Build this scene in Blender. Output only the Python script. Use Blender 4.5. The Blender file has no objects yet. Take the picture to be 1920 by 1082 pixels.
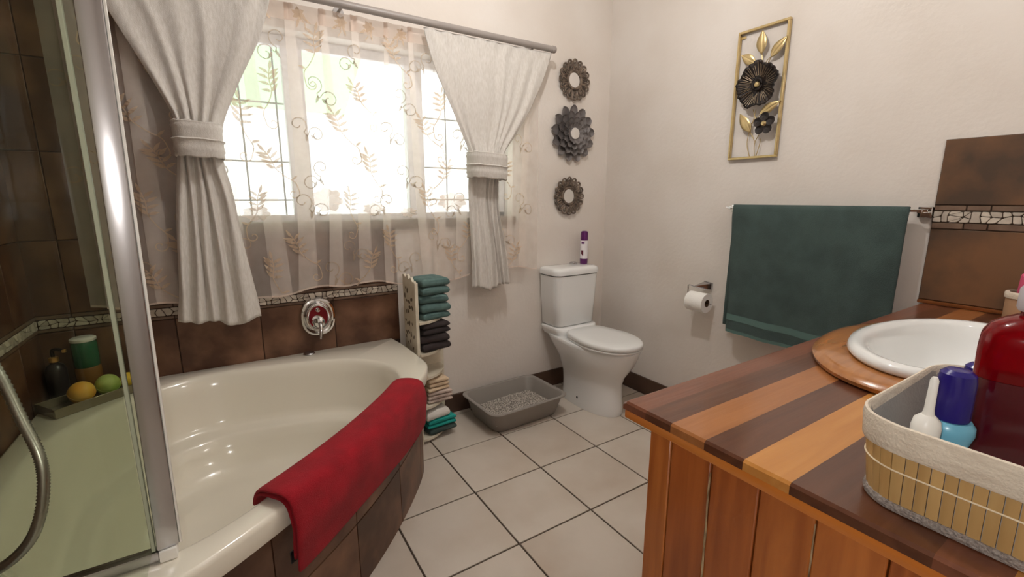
import bpy, bmesh, math, random
import numpy as np
from mathutils import Vector, Matrix, Euler, noise
random.seed(7)
PI = math.pi
SC = bpy.context.scene
COL = SC.collection

# ------------------------------------------------------------------ camera
CAM = Vector((-2.1795, -2.2757, 1.2341))
EUL = Euler((math.radians(78.6916), math.radians(0.049), math.radians(-32.327)), 'XYZ')
FPX = 849.163
cd = bpy.data.cameras.new('camera'); cam = bpy.data.objects.new('camera', cd); COL.objects.link(cam)
cam.location = CAM; cam.rotation_euler = EUL
cd.sensor_width = 36.0; cd.lens = FPX / 1920 * 36.0; cd.clip_start = 0.02; cd.clip_end = 200
SC.camera = cam
RM = EUL.to_matrix()
def ray(u, v): return RM @ Vector(((u-960)/FPX, -(v-541)/FPX, -1))
def on(ax, val, u, v):                       # pixel -> point on the plane axis = val
    d = ray(u, v); t = (val-CAM[ax])/d[ax]; return CAM + t*d
def dp(u, v, depth): return CAM + depth*ray(u, v)

# ------------------------------------------------------------------ world, lights, exposure
w = bpy.data.worlds.new('overcast_sky'); SC.world = w; w.use_nodes = True
bg = w.node_tree.nodes['Background']; bg.inputs[0].default_value = (1.0, 1.0, 0.985, 1); bg.inputs[1].default_value = 2.3
def light(name, typ, loc, energy, color, **k):
    l = bpy.data.lights.new(name, typ); o = bpy.data.objects.new(name, l); COL.objects.link(o)
    o.location = loc; l.energy = energy; l.color = color
    for a, b in k.items(): setattr(l, a, b)
    return o
light('ceiling_bulb', 'POINT', (-1.25, -1.08, 2.50), 31, (1.0, 0.97, 0.94), shadow_soft_size=0.03)
light('vanity_wall_lamp', 'POINT', (-.80, -2.27, 2.02), 6, (1.0, 0.97, 0.94), shadow_soft_size=0.05)  # unseen fill light added above the vanity to lift the lower walls
light('phone_flash', 'POINT', CAM + RM @ Vector((-0.03, 0.012, 0.0)), 8.5, (1.0, 0.97, 0.93), shadow_soft_size=0.006)
por = light('window_portal', 'AREA', (-1.48, 0.24, 1.53), 1, (1, 1, 1), shape='RECTANGLE', size=1.5, size_y=0.85)
por.rotation_euler = (math.radians(-90), 0, 0); por.data.cycles.is_portal = True
SC.view_settings.view_transform = 'Standard'; SC.view_settings.look = 'None'
SC.view_settings.gamma = 1.0; SC.view_settings.use_curve_mapping = False
SC.view_settings.exposure = 0.06
cy = SC.cycles
cy.use_denoising = True; cy.max_bounces = 10; cy.diffuse_bounces = 5; cy.glossy_bounces = 4; cy.transmission_bounces = 8
cy.transparent_max_bounces = 32; cy.sample_clamp_indirect = 6.0; cy.caustics_reflective = False; cy.caustics_refractive = False

# ------------------------------------------------------------------ materials
def L(c):                                     # sRGB 0-255 -> linear
    return tuple(((x/255)/12.92 if x/255 <= 0.04045 else ((x/255+0.055)/1.055)**2.4) for x in c) + (1,)
def mat(name, c, rough=0.5, metal=0.0, c2=None, nscale=6.0, stretch=(1, 1, 1), detail=4.0, lo=0.35, hi=0.65,
        bump=0.0, bscale=80.0, coat=0.0, sheen=0.0, spec=0.5, trans=0.0, ior=1.45, sss=0.0, dist=0.0, rand=0.0, coord='Object', alpha=1.0, bstretch=(1,1,1)):
    m = bpy.data.materials.new(name); m.use_nodes = True
    nt = m.node_tree; N = nt.nodes; K = nt.links; b = N['Principled BSDF']
    col = c if len(c) == 4 else L(c)
    b.inputs['Base Color'].default_value = col; b.inputs['Roughness'].default_value = rough
    b.inputs['Metallic'].default_value = metal; b.inputs['Specular IOR Level'].default_value = spec
    b.inputs['Coat Weight'].default_value = coat; b.inputs['Coat Roughness'].default_value = 0.06
    b.inputs['Sheen Weight'].default_value = sheen
    b.inputs['Transmission Weight'].default_value = trans; b.inputs['IOR'].default_value = ior
    b.inputs['Alpha'].default_value = alpha
    if c2 is not None or bump or rand:
        tc = N.new('ShaderNodeTexCoord'); mp = N.new('ShaderNodeMapping'); K.new(tc.outputs[coord], mp.inputs[0])
        mp.inputs['Scale'].default_value = stretch
        oi = N.new('ShaderNodeObjectInfo')
        cmb = N.new('ShaderNodeVectorMath'); cmb.operation = 'SCALE'; cmb.inputs[0].default_value = (7.3, 3.1, 5.7)
        K.new(oi.outputs['Random'], cmb.inputs['Scale'])
        K.new(cmb.outputs[0], mp.inputs['Location'])
    if c2 is not None:
        nz = N.new('ShaderNodeTexNoise'); nz.inputs['Scale'].default_value = nscale; nz.inputs['Detail'].default_value = detail
        nz.inputs['Distortion'].default_value = dist
        K.new(mp.outputs[0], nz.inputs['Vector'])
        cr = N.new('ShaderNodeValToRGB'); cr.color_ramp.elements[0].position = lo; cr.color_ramp.elements[1].position = hi
        cr.color_ramp.elements[0].color = col; cr.color_ramp.elements[1].color = c2 if len(c2) == 4 else L(c2)
        K.new(nz.outputs['Fac'], cr.inputs[0]); out = cr.outputs[0]
        if rand:
            hs = N.new('ShaderNodeHueSaturation'); ma = N.new('ShaderNodeMapRange')
            K.new(oi.outputs['Random'], ma.inputs[0]); ma.inputs[3].default_value = 1-rand; ma.inputs[4].default_value = 1+rand
            K.new(ma.outputs[0], hs.inputs['Value']); K.new(out, hs.inputs['Color']); out = hs.outputs[0]
        K.new(out, b.inputs['Base Color'])
    if bump:
        nb = N.new('ShaderNodeTexNoise'); nb.inputs['Scale'].default_value = bscale; nb.inputs['Detail'].default_value = 3
        mb = N.new('ShaderNodeMapping'); mb.inputs['Scale'].default_value = bstretch
        K.new(tc.outputs[coord], mb.inputs[0]); K.new(mb.outputs[0], nb.inputs['Vector'])
        bp = N.new('ShaderNodeBump'); bp.inputs['Strength'].default_value = bump; bp.inputs['Distance'].default_value = 0.01
        K.new(nb.outputs['Fac'], bp.inputs['Height']); K.new(bp.outputs[0], b.inputs['Normal'])
    return m
def sheer(name, c, opacity, weave=0.0):
    m = bpy.data.materials.new(name); m.use_nodes = True; nt = m.node_tree; N = nt.nodes; K = nt.links
    N.remove(N['Principled BSDF']); o = N['Material Output']
    d = N.new('ShaderNodeBsdfDiffuse'); t = N.new('ShaderNodeBsdfTranslucent'); x = N.new('ShaderNodeBsdfTransparent')
    col = L(c); d.inputs[0].default_value = col; t.inputs[0].default_value = col
    a = N.new('ShaderNodeMixShader'); a.inputs[0].default_value = 0.35; K.new(d.outputs[0], a.inputs[1]); K.new(t.outputs[0], a.inputs[2])
    f = N.new('ShaderNodeMixShader'); f.inputs[0].default_value = opacity; K.new(x.outputs[0], f.inputs[1]); K.new(a.outputs[0], f.inputs[2])
    if weave:
        tc = N.new('ShaderNodeTexCoord'); nz = N.new('ShaderNodeTexNoise'); nz.inputs['Scale'].default_value = 14; nz.inputs['Detail'].default_value = 5
        mr = N.new('ShaderNodeMapRange'); mr.inputs[1].default_value = .3; mr.inputs[2].default_value = .7
        mr.inputs[3].default_value = opacity-weave; mr.inputs[4].default_value = opacity+weave
        K.new(tc.outputs['Object'], nz.inputs['Vector']); K.new(nz.outputs['Fac'], mr.inputs[0]); K.new(mr.outputs[0], f.inputs[0])
    K.new(f.outputs[0], o.inputs[0]); return m
def thin_glass(name, tint, gloss=0.06, rough=0.0):
    m = bpy.data.materials.new(name); m.use_nodes = True; nt = m.node_tree; N = nt.nodes; K = nt.links
    N.remove(N['Principled BSDF']); o = N['Material Output']
    x = N.new('ShaderNodeBsdfTransparent'); x.inputs[0].default_value = tuple(tint)+(1,)
    g = N.new('ShaderNodeBsdfGlossy'); g.inputs['Roughness'].default_value = rough
    f = N.new('ShaderNodeMixShader'); f.inputs[0].default_value = gloss
    K.new(x.outputs[0], f.inputs[1]); K.new(g.outputs[0], f.inputs[2]); K.new(f.outputs[0], o.inputs[0]); return m

M = {}
M['paint'] = mat('cream_paint', (222, 215, 208), 0.75, c2=(214, 205, 196), nscale=2.2, bump=0.12, bscale=55)
M['ceiling'] = mat('ceiling_white', (235, 232, 226), 0.8)
M['grout_dark'] = mat('dark_floor_grout', (70, 58, 48), 0.85)
M['floor_tile'] = mat('cream_floor_tile', (201, 191, 179), 0.32, c2=(184, 170, 155), nscale=3.2, lo=0.38, hi=0.72, rand=0.03, bump=0.04, bscale=30)
M['brown_tile'] = mat('brown_slate_tile', (78, 50, 35), 0.42, c2=(136, 100, 76), nscale=6.5, detail=10, lo=0.42, hi=0.80, bump=0.10, bscale=9, rand=0.12)
M['splash_tile'] = mat('rust_splash_tile', (76, 60, 48), 0.40, c2=(118, 84, 58), nscale=4.2, detail=7, lo=0.42, hi=0.62, bump=0.10, bscale=9)
M['skirt'] = mat('skirting_tile', (86, 64, 50), 0.45, c2=(70, 52, 42), nscale=7, rand=0.1)
M['grey_tile'] = mat('border_strip', (92, 70, 56), 0.5, c2=(120, 98, 82), nscale=12)
M['wall_grout'] = mat('wall_grout', (62, 46, 36), 0.85)
M['apron_grout'] = mat('apron_grout', (150, 130, 112), 0.85)
M['stone'] = mat('mosaic_stone', (200, 190, 176), 0.55, c2=(168, 156, 144), nscale=20, rand=0.18)
M['bath'] = mat('bath_acrylic', (226, 220, 205), 0.12, coat=0.4)
M['ceramic'] = mat('white_ceramic', (232, 233, 232), 0.10, coat=0.4)
M['seat'] = mat('seat_plastic', (232, 233, 232), 0.22)
M['chrome'] = mat('chrome', (225, 225, 225), 0.06, metal=1.0)
M['satin'] = mat('satin_chrome', (190, 188, 190), 0.22, metal=1.0)
M['white_pl'] = mat('white_plastic', (238, 236, 230), 0.35)
M['rod'] = mat('grey_rod_paint', (146, 138, 133), 0.4)
M['linen'] = mat('curtain_linen', (216, 211, 205), 0.9, c2=(204, 198, 190), nscale=160, stretch=(1, 1, .25), bump=0.25, bscale=420, sheen=0.2)
M['lace'] = sheer('sheer_organza', (252, 243, 235), 0.31, 0.03)
M['lace_head'] = sheer('sheer_heading', (240, 224, 212), 0.62)
M['embroid'] = sheer('gold_thread', (214, 192, 168), 0.72)
M['embroid2'] = sheer('grey_thread', (186, 170, 152), 0.74)
M['frame'] = mat('window_frame_paint', (232, 230, 234), 0.45)
M['sill'] = mat('sill_tile', (134, 116, 102), 0.5, c2=(110, 92, 78), nscale=8)
M['pane'] = thin_glass('window_pane', (0.97, 0.985, 0.975), 0.03)
M['bar'] = mat('burglar_bar', (150, 150, 148), 0.5)
M['shower_glass'] = thin_glass('green_shower_glass', (0.79, 0.82, 0.745), 0.012)
M['seal'] = mat('clear_seal', (176, 184, 160), 0.3)
M['hose'] = mat('hose_metal', (170, 168, 160), 0.3, metal=0.9)
M['red'] = mat('red_terry', (160, 2, 26), 0.95, c2=(138, 0, 20), nscale=14, bump=0.5, bscale=520, sheen=0.04)
M['teal'] = mat('dark_teal_terry', (70, 88, 85), 0.95, c2=(60, 76, 74), nscale=10, bump=0.6, bscale=420, sheen=0.05)
M['teal_hem'] = mat('teal_dobby', (84, 110, 105), 0.8, bump=0.2, bscale=300)
M['teal2'] = mat('green_teal_terry', (98, 126, 122), 0.95, c2=(78, 104, 102), nscale=30, bump=0.6, bscale=420, sheen=0.05)
M['teal3'] = mat('bright_teal_terry', (32, 150, 142), 0.95, bump=0.5, bscale=240)
M['char'] = mat('charcoal_terry', (62, 52, 52), 0.95, c2=(48, 40, 40), nscale=30, bump=0.6, bscale=420, sheen=0.05)
M['beige'] = mat('beige_terry', (220, 196, 166), 0.95, bump=0.5, bscale=240)
M['blush'] = mat('pale_cloth', (214, 198, 186), 0.95, c2=(180, 160, 152), nscale=60, stretch=(1, 1, 6), bump=0.4, bscale=240)
M['white_t'] = mat('white_terry', (226, 222, 216), 0.95, bump=0.5, bscale=240)
M['tray'] = mat('grey_tray_plastic', (138, 132, 126), 0.42)
M['litter'] = mat('clay_litter', (196, 188, 178), 0.95, c2=(120, 114, 108), nscale=140, rand=0.1, lo=.45, hi=.55)
M['shelf'] = mat('ivory_shelf', (216, 208, 190), 0.55, c2=(196, 186, 166), nscale=9)
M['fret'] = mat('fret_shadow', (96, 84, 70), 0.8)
M['bronze'] = mat('antique_bronze', (132, 116, 102), 0.5, metal=0.35, c2=(72, 62, 54), nscale=40)
M['dahlia'] = mat('slate_petal', (122, 116, 114), 0.5, metal=0.15, c2=(100, 94, 92), nscale=20)
M['mirror'] = mat('mirror', (245, 245, 245), 0.02, metal=1.0)
M['gold'] = mat('champagne_gold', (214, 192, 142), 0.32, metal=0.75, c2=(196, 172, 122), nscale=25)
M['black_metal'] = mat('black_bronze', (44, 34, 28), 0.55, metal=0.3, c2=(26, 20, 18), nscale=30)
M['rib'] = mat('rib_highlight', (134, 118, 98), 0.35, metal=0.7)  # bronze of the large bloom's radial ribs
M['paper'] = mat('toilet_paper', (244, 242, 238), 0.95, bump=0.15, bscale=150)
M['card'] = mat('cardboard', (96, 72, 52), 0.9)
def wood(name, a, b, rough=0.28, axis='x', coat=0.25, sc=5.0):
    st = {'x': (0.7, 9, 9), 'z': (9, 9, 0.7), 'y': (9, .7, 9)}[axis]
    return mat(name, a, rough, c2=b, nscale=sc, stretch=st, detail=6, lo=0.3, hi=0.72, dist=0.6, coat=coat, rand=0.05, bump=0.05, bscale=14, bstretch=st)
M['w_dark'] = wood('dark_hardwood', (74, 41, 27), (96, 57, 37))
M['w_red'] = wood('reddish_hardwood', (102, 59, 41), (122, 74, 52))
M['w_mid'] = wood('amber_hardwood', (148, 92, 50), (168, 110, 64))
M['w_gold'] = wood('golden_hardwood', (174, 114, 52), (188, 130, 66))
M['w_panel'] = wood('orange_stained_plank', (156, 84, 34), (194, 116, 54), 0.32, 'z')
M['w_panel2'] = wood('red_stained_plank', (138, 70, 28), (176, 98, 44), 0.32, 'z')
M['w_trim'] = wood('orange_trim', (186, 108, 42), (200, 124, 56), 0.3, 'y')
M['w_ring'] = wood('ring_wood', (150, 94, 46), (176, 116, 62), 0.2, 'x', 0.6)
M['splinter'] = mat('bare_splintered_wood', (186, 164, 128), 0.9, c2=(110, 84, 56), nscale=30, stretch=(6, 6, 1))
M['copper'] = mat('copper_trim', (150, 92, 52), 0.25, metal=0.5)
M['bamboo'] = mat('bamboo', (204, 168, 112), 0.45, c2=(184, 146, 92), nscale=4, stretch=(8, 8, .8), rand=0.08)
M['canvas'] = mat('cream_canvas', (226, 214, 196), 0.92, c2=(210, 196, 178), nscale=30, stretch=(1, 1, 5), bump=0.3, bscale=300)
M['liner'] = mat('grey_liner', (176, 170, 164), 0.92, bump=0.2, bscale=200)
M['thread'] = mat('white_thread', (236, 220, 190), 0.8)
M['braid'] = mat('grey_braid', (172, 162, 154), 0.85, c2=(140, 130, 124), nscale=240, bump=0.6, bscale=300)
M['navy'] = mat('navy_cap', (38, 28, 112), 0.22)
M['sky'] = mat('light_blue_bottle', (116, 184, 212), 0.25)
M['sky2'] = mat('blue_print', (60, 96, 170), 0.4)
M['redliq'] = mat('red_liquid', (146, 6, 18), 0.08, trans=0.5, ior=1.33)  # upper liquid, painted brighter where it is lit
M['redliq2'] = mat('dark_red_liquid', (84, 10, 20), 0.10, coat=0.5, spec=0.6)  # same liquid lower down, painted darker where it is unlit
M['clearcap'] = mat('frosted_cap', (206, 200, 204), 0.4, alpha=0.85)
M['kraft'] = mat('kraft_pot', (176, 140, 108), 0.8)
M['pink'] = mat('pink_sponge', (222, 92, 130), 0.9, bump=0.5, bscale=120)
M['mint'] = mat('mint_cloth', (150, 214, 150), 0.9)
M['purple'] = mat('purple_can', (88, 26, 92), 0.3)
M['label'] = mat('white_label', (232, 228, 230), 0.35)
M['berry'] = mat('berry_print', (90, 20, 40), 0.4)
M['black_pl'] = mat('black_bottle', (30, 26, 28), 0.3)
M['brass'] = mat('brass_pump', (210, 160, 90), 0.3, metal=0.6)
M['green_b'] = mat('green_glass', (34, 92, 62), 0.15)
M['amber'] = mat('amber_glass', (128, 88, 40), 0.2)
M['orange'] = mat('orange_bomb', (236, 160, 50), 0.55, c2=(240, 190, 80), nscale=20)
M['lime'] = mat('lime_bomb', (160, 190, 80), 0.55, c2=(190, 206, 120), nscale=20)
M['yellow'] = mat('yellow_bomb', (236, 196, 60), 0.55)
M['mirror_tray'] = mat('smoked_tray', (150, 140, 120), 0.2, metal=0.6)
M['green_roof'] = sheer('green_fibreglass', (212, 240, 212), 0.98)
M['dark'] = mat('dark_void', (24, 20, 18), 0.9)

# ------------------------------------------------------------------ mesh helpers
def mk(name, verts, faces, smooth=True, angle=38):
    me = bpy.data.meshes.new(name); me.from_pydata([tuple(v) for v in verts], [], faces); me.update()
    bm = bmesh.new(); bm.from_mesh(me); bmesh.ops.recalc_face_normals(bm, faces=bm.faces); bm.to_mesh(me); bm.free()
    if smooth:
        me.polygons.foreach_set('use_smooth', [True]*len(me.polygons)); me.set_sharp_from_angle(angle=math.radians(angle))
    return me
def ob(name, me, m, parent=None, loc=(0, 0, 0), rot=(0, 0, 0)):
    o = bpy.data.objects.new(name, me); COL.objects.link(o); o.location = loc; o.rotation_euler = rot
    if m is not None and not me.materials: me.materials.append(m)
    elif m is not None and me.materials[0] != m:
        o.material_slots[0].link = 'OBJECT'; o.material_slots[0].material = m
    if parent is not None: o.parent = parent
    return o
def thing(name, label, cat, loc=(0, 0, 0), rot=(0, 0, 0), group=None):
    o = bpy.data.objects.new(name, None); COL.objects.link(o); o.location = loc; o.rotation_euler = rot
    o.empty_display_size = 0.05
    return tag(o, label, cat, group)
def tag(o, label, cat=None, group=None, kind=None):
    o['label'] = label
    if cat: o['category'] = cat
    if group: o['group'] = group
    if kind: o['kind'] = kind
    return o
def struct(o, label):
    o['kind'] = 'structure'; o['label'] = label; return o
def smooth_bm(bm, angle=38):
    me = bpy.data.meshes.new('m'); bm.to_mesh(me); bm.free()
    me.polygons.foreach_set('use_smooth', [True]*len(me.polygons)); me.set_sharp_from_angle(angle=math.radians(angle)); return me
def box(sx, sy, sz, bev=0.0, seg=2, centre=True):
    bm = bmesh.new(); bmesh.ops.create_cube(bm, size=1)
    for v in bm.verts: v.co = Vector((v.co.x*sx, v.co.y*sy, v.co.z*sz + (0 if centre else sz/2)))
    if bev: bmesh.ops.bevel(bm, geom=bm.edges[:], offset=bev, segments=seg, affect='EDGES', profile=0.6)
    return smooth_bm(bm)
def boxo(name, x0, x1, y0, y1, z0, z1, m, parent=None, bev=0.0, seg=2):
    return ob(name, box(abs(x1-x0), abs(y1-y0), abs(z1-z0), bev, seg), m, parent, ((x0+x1)/2, (y0+y1)/2, (z0+z1)/2))
def multi_box(boxes):                          # pieces of ONE continuous body (e.g. a wall around its opening)
    V = []; F = []
    for (x0, x1, y0, y1, z0, z1) in boxes:
        n = len(V)
        V += [(x0, y0, z0), (x1, y0, z0), (x1, y1, z0), (x0, y1, z0), (x0, y0, z1), (x1, y0, z1), (x1, y1, z1), (x0, y1, z1)]
        F += [tuple(n+i for i in q) for q in ((0, 3, 2, 1), (4, 5, 6, 7), (0, 1, 5, 4), (1, 2, 6, 5), (2, 3, 7, 6), (3, 0, 4, 7))]
    return mk('m', V, F, False)
def loft(rings, close_u=True, cap0=False, cap1=False, smooth=True, angle=38):
    n = len(rings[0]); V = [p for r in rings for p in r]; F = []
    for i in range(len(rings)-1):
        for j in range(n if close_u else n-1):
            k = (j+1) % n; F.append((i*n+j, i*n+k, (i+1)*n+k, (i+1)*n+j))
    if cap0: F.append(tuple(range(n))[::-1])
    if cap1: F.append(tuple((len(rings)-1)*n+j for j in range(n)))
    return mk('m', V, F, smooth, angle)
def lathe(prof, n=32, cap=True, angle=38):
    rings = [[(r*math.cos(2*PI*k/n), r*math.sin(2*PI*k/n), z) for k in range(n)] for r, z in prof]
    return loft(rings, True, cap, cap, True, angle)
def tube_vf(pts, r, n=8, closed=False, caps=True):
    pts = [Vector(p) for p in pts]; N = len(pts); V = []; F = []; up = None
    rr = r if hasattr(r, '__len__') else [r]*N
    for i, p in enumerate(pts):
        a = pts[(i-1) % N] if (closed or i > 0) else p; b = pts[(i+1) % N] if (closed or i < N-1) else p
        t = (b-a).normalized()
        if up is None: up = t.orthogonal().normalized()
        up = (up - t*up.dot(t)).normalized(); s = t.cross(up)
        for k in range(n): V.append(p + rr[i]*(math.cos(2*PI*k/n)*up + math.sin(2*PI*k/n)*s))
    for i in range(N if closed else N-1):
        j = (i+1) % N
        for k in range(n): F.append((i*n+k, i*n+(k+1) % n, j*n+(k+1) % n, j*n+k))
    if caps and not closed: F += [tuple(range(n))[::-1], tuple((N-1)*n+k for k in range(n))]
    return V, F
def merge(parts):
    V = []; F = []
    for v, f in parts:
        n = len(V); V += list(v); F += [tuple(i+n for i in q) for q in f]
    return V, F
def tube(pts, r, n=8, closed=False, caps=True):
    return mk('m', *tube_vf(pts, r, n, closed, caps))
def spline(P, k=8, closed=False):
    P = [Vector(p) for p in P]; N = len(P); out = []
    for i in range(N if closed else N-1):
        p1 = P[i]; p2 = P[(i+1) % N]
        p0 = P[i-1] if (i > 0 or closed) else p1*2-p2
        p3 = P[(i+2) % N] if (i+2 < N or closed) else p2*2-p1
        for j in range(k):
            t = j/k; out.append(0.5*((2*p1)+(p2-p0)*t+(2*p0-5*p1+4*p2-p3)*t*t+(3*p1-p0-3*p2+p3)*t**3))
    if not closed: out.append(P[-1])
    return out
def extrude_poly(poly, h, inset=0.0, axis=2, hole=False):   # polygon in 2D -> prism with slightly inset top
    c = Vector((sum(p[0] for p in poly)/len(poly), sum(p[1] for p in poly)/len(poly)))
    n = len(poly); V = [(p[0], p[1], 0) for p in poly] + [(p[0], p[1], h*0.6) for p in poly]
    V += [tuple((Vector(p)+(c-Vector(p)).normalized()*inset))+(h,) for p in poly]
    F = [tuple(range(n))[::-1], tuple(range(2*n, 3*n))]
    for a in (0, n):
        for i in range(n): j = (i+1) % n; F.append((a+i, a+j, a+n+j, a+n+i))
    return mk('m', V, F, False)
def interp(tbl, x):
    if x <= tbl[0][0]: return tbl[0][1]
    for (a, b), (c, d) in zip(tbl, tbl[1:]):
        if x <= c:
            t = (x-a)/(c-a); return b+(d-b)*t
    return tbl[-1][1]
def finterp(tbl, x):                                         # smooth (cosine) interpolation
    if x <= tbl[0][0]: return tbl[0][1]
    for (a, b), (c, d) in zip(tbl, tbl[1:]):
        if x <= c:
            t = (x-a)/(c-a); t = t*t*(3-2*t); return b+(d-b)*t
    return tbl[-1][1]
def plain(o, **k): return o

# ================================================================== SETTING
XL, YB, ZC = -2.80, -2.90, 2.70
T = 0.345; GX, GY = -1.3908, -0.3870          # floor tile grid
fl = ob('floor', multi_box([(XL-.1, .1, YB-.1, .1, -.1, -.004)]), M['grout_dark']); struct(fl, 'floor of square cream tiles with dark grout lines')
tmesh = {}
for i in range(-6, 6):
    for j in range(-3, 9):
        x0, x1 = GX+i*T+.0034, GX+(i+1)*T-.0034; y1, y0 = GY-j*T-.0034, GY-(j+1)*T+.0034
        x0, x1, y0, y1 = max(x0, XL), min(x1, 0), max(y0, YB), min(y1, 0)
        if x1-x0 < .02 or y1-y0 < .02: continue
        if x1 < -1.75 and y0 > -0.70: continue                # hidden under the bath
        key = (round(x1-x0, 3), round(y1-y0, 3))
        if key not in tmesh: tmesh[key] = box(key[0], key[1], .008, .0012, 1)
        ob('floor_tile', tmesh[key], M['floor_tile'], fl, ((x0+x1)/2, (y0+y1)/2, -.004))
# window wall with its opening
WX0, WX1, WZ0, WZ1, WT = -2.22, -0.735, 1.125, 1.935, 0.20
ww = ob('wall_window', multi_box([(XL-.1, WX0, 0, WT, -.1, ZC), (WX1, .1, 0, WT, -.1, ZC), (WX0, WX1, 0, WT, -.1, WZ0), (WX0, WX1, 0, WT, WZ1, ZC)]), M['paint'])
struct(ww, 'cream plastered wall with the window, brown tiled around the bath')
wr = ob('wall_right', multi_box([(0, .12, YB-.1, 0, -.1, ZC)]), M['paint']); struct(wr, 'cream plastered wall behind toilet roll and green towel')
wl = ob('wall_left', multi_box([(XL-.12, XL, YB-.1, 0, -.1, ZC)]), M['paint']); struct(wl, 'dark brown tiled wall seen through the shower glass')
wb = ob('wall_back', multi_box([(-1.66, 0, -2.45, -2.34, -.1, ZC), (-1.72, -1.60, YB, -2.34, -.1, ZC), (XL, -1.66, YB-.12, YB, -.1, ZC)]), M['paint']); struct(wb, 'cream wall behind the vanity, out of view')
ce = ob('ceiling', multi_box([(XL-.12, .12, YB-.12, WT, ZC, ZC+.1)]), M['ceiling']); struct(ce, 'white ceiling')
# --- wall tiles (each its own piece)
def wall_tile(parent, axis, a0, a1, z0, z1, m, depth=.008, name='wall_tile', at=0.0):
    g = .0015
    if a1-a0 < .01 or z1-z0 < .01: return
    if axis == 'y': o = boxo(name, a0+g, a1-g, at-depth, at, z0+g, z1-g, m, parent, .0015, 1)          # on window wall, faces -y
    elif axis == 'x-': o = boxo(name, at-depth, at, a0+g, a1-g, z0+g, z1-g, m, parent, .0015, 1)        # faces -x
    else: o = boxo(name, at, at+depth, a0+g, a1-g, z0+g, z1-g, m, parent, .0015, 1)                     # faces +x
    return o
TILE_R = -1.447
joints = [-2.80, -2.695, -2.388, -2.082, -1.768, TILE_R]
grz = [(0.50, .748), (.812, 1.085)]
gp = boxo('tile_bed', XL, TILE_R, -.0045, 0, .45, 1.085, M['wall_grout'], ww)
gp2 = boxo('tile_bed', XL, WX0-.03, -.0045, 0, 1.085, ZC, M['wall_grout'], ww)
for a, b in zip(joints, joints[1:]):
    for z0, z1 in grz: wall_tile(ww, 'y', a, b, z0, z1, M['brown_tile'])
    wall_tile(ww, 'y', a, b, .748, .762, M['grey_tile'], .009, 'border_strip'); wall_tile(ww, 'y', a, b, .797, .812, M['grey_tile'], .009, 'border_strip')
zz = [1.085, 1.395, 1.705, 2.015, 2.325, ZC]
for a, b in ((-2.80, -2.695), (-2.695, -2.388), (-2.388, WX0-.03)):
    for z0, z1 in zip(zz, zz[1:]): wall_tile(ww, 'y', a, b, z0, z1, M['brown_tile'])
boxo('tile_bed', XL, XL+.0045, -2.34, -.0, .0, ZC, M['wall_grout'], wl)
yj = [0, -.20, -.51, -.82, -1.13, -1.44, -1.75, -2.06, -2.34]
for b, a in zip(yj, yj[1:]):
    for z0, z1 in [(0, .21), (.21, .50)]+grz+list(zip(zz, zz[1:])):
        if z1 <= .5 and b > -1.3: continue
        wall_tile(wl, 'x+', a, b, z0, z1, M['brown_tile'], at=XL)
    wall_tile(wl, 'x+', a, b, .748, .762, M['grey_tile'], .009, 'border_strip', XL); wall_tile(wl, 'x+', a, b, .797, .812, M['grey_tile'], .009, 'border_strip', XL)
def mosaic(parent, a0, a1, z0, z1, place, seed, cell=.026):
    rnd = random.Random(seed); n = max(2, int((a1-a0)/cell)); h = z1-z0
    P = {}
    for i in range(n+1):
        for j in range(3):
            x = a0+(a1-a0)*i/n; z = z0+h*j/2
            if 0 < i < n: x += rnd.uniform(-.36, .36)*cell
            if j == 1: z += rnd.uniform(-.22, .22)*h
            P[i, j] = Vector((x, z))
    cells = []
    for i in range(n):
        j = 0
        if rnd.random() < .16:
            cells.append([P[i, 0], P[i+1, 0], P[i+1, 1], P[i+1, 2], P[i, 2], P[i, 1]]); continue
        for j in range(2):
            q = [P[i, j], P[i+1, j], P[i+1, j+1], P[i, j+1]]
            if rnd.random() < .22:
                cells += [[q[0], q[1], q[2]], [q[0], q[2], q[3]]]
            else: cells.append(q)
    for q in cells:
        c = sum(q, Vector((0, 0)))/len(q); pts = []
        for p in q:
            d = p-c; l = d.length; pts.append(d*(max(l-.0016, l*.6)/l))
        cut = []                                               # blunt the corners
        for i in range(len(pts)):
            a, b, d = pts[i-1], pts[i], pts[(i+1) % len(pts)]
            cut += [b+(a-b)*.13, b+(d-b)*.13]
        place(extrude_poly([(p.x, p.y) for p in cut], .004+rnd.random()*.0012, .0012), c)
bandw = boxo('mosaic_band', XL, TILE_R, -.006, 0, .762, .797, M['wall_grout'], ww)
def inv(par): return par.matrix_world.inverted() if par else Matrix()
def pl_w(me, c): o = ob('mosaic_stone', me, M['stone'], bandw, (c.x-bandw.location.x, -.006-bandw.location.y, c.y-bandw.location.z), (PI/2, 0, 0))
mosaic(bandw, XL+.012, TILE_R-.002, .763, .796, pl_w, 1)
bandl = boxo('mosaic_band', XL, XL+.006, -2.34, 0, .762, .797, M['wall_grout'], wl)
def pl_l(me, c): o = ob('mosaic_stone', me, M['stone'], bandl, (XL+.006-bandl.location.x, c.x-bandl.location.y, c.y-bandl.location.z), (PI/2, 0, PI/2))
mosaic(bandl, -1.20, -.008, .763, .796, pl_l, 2)
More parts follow.
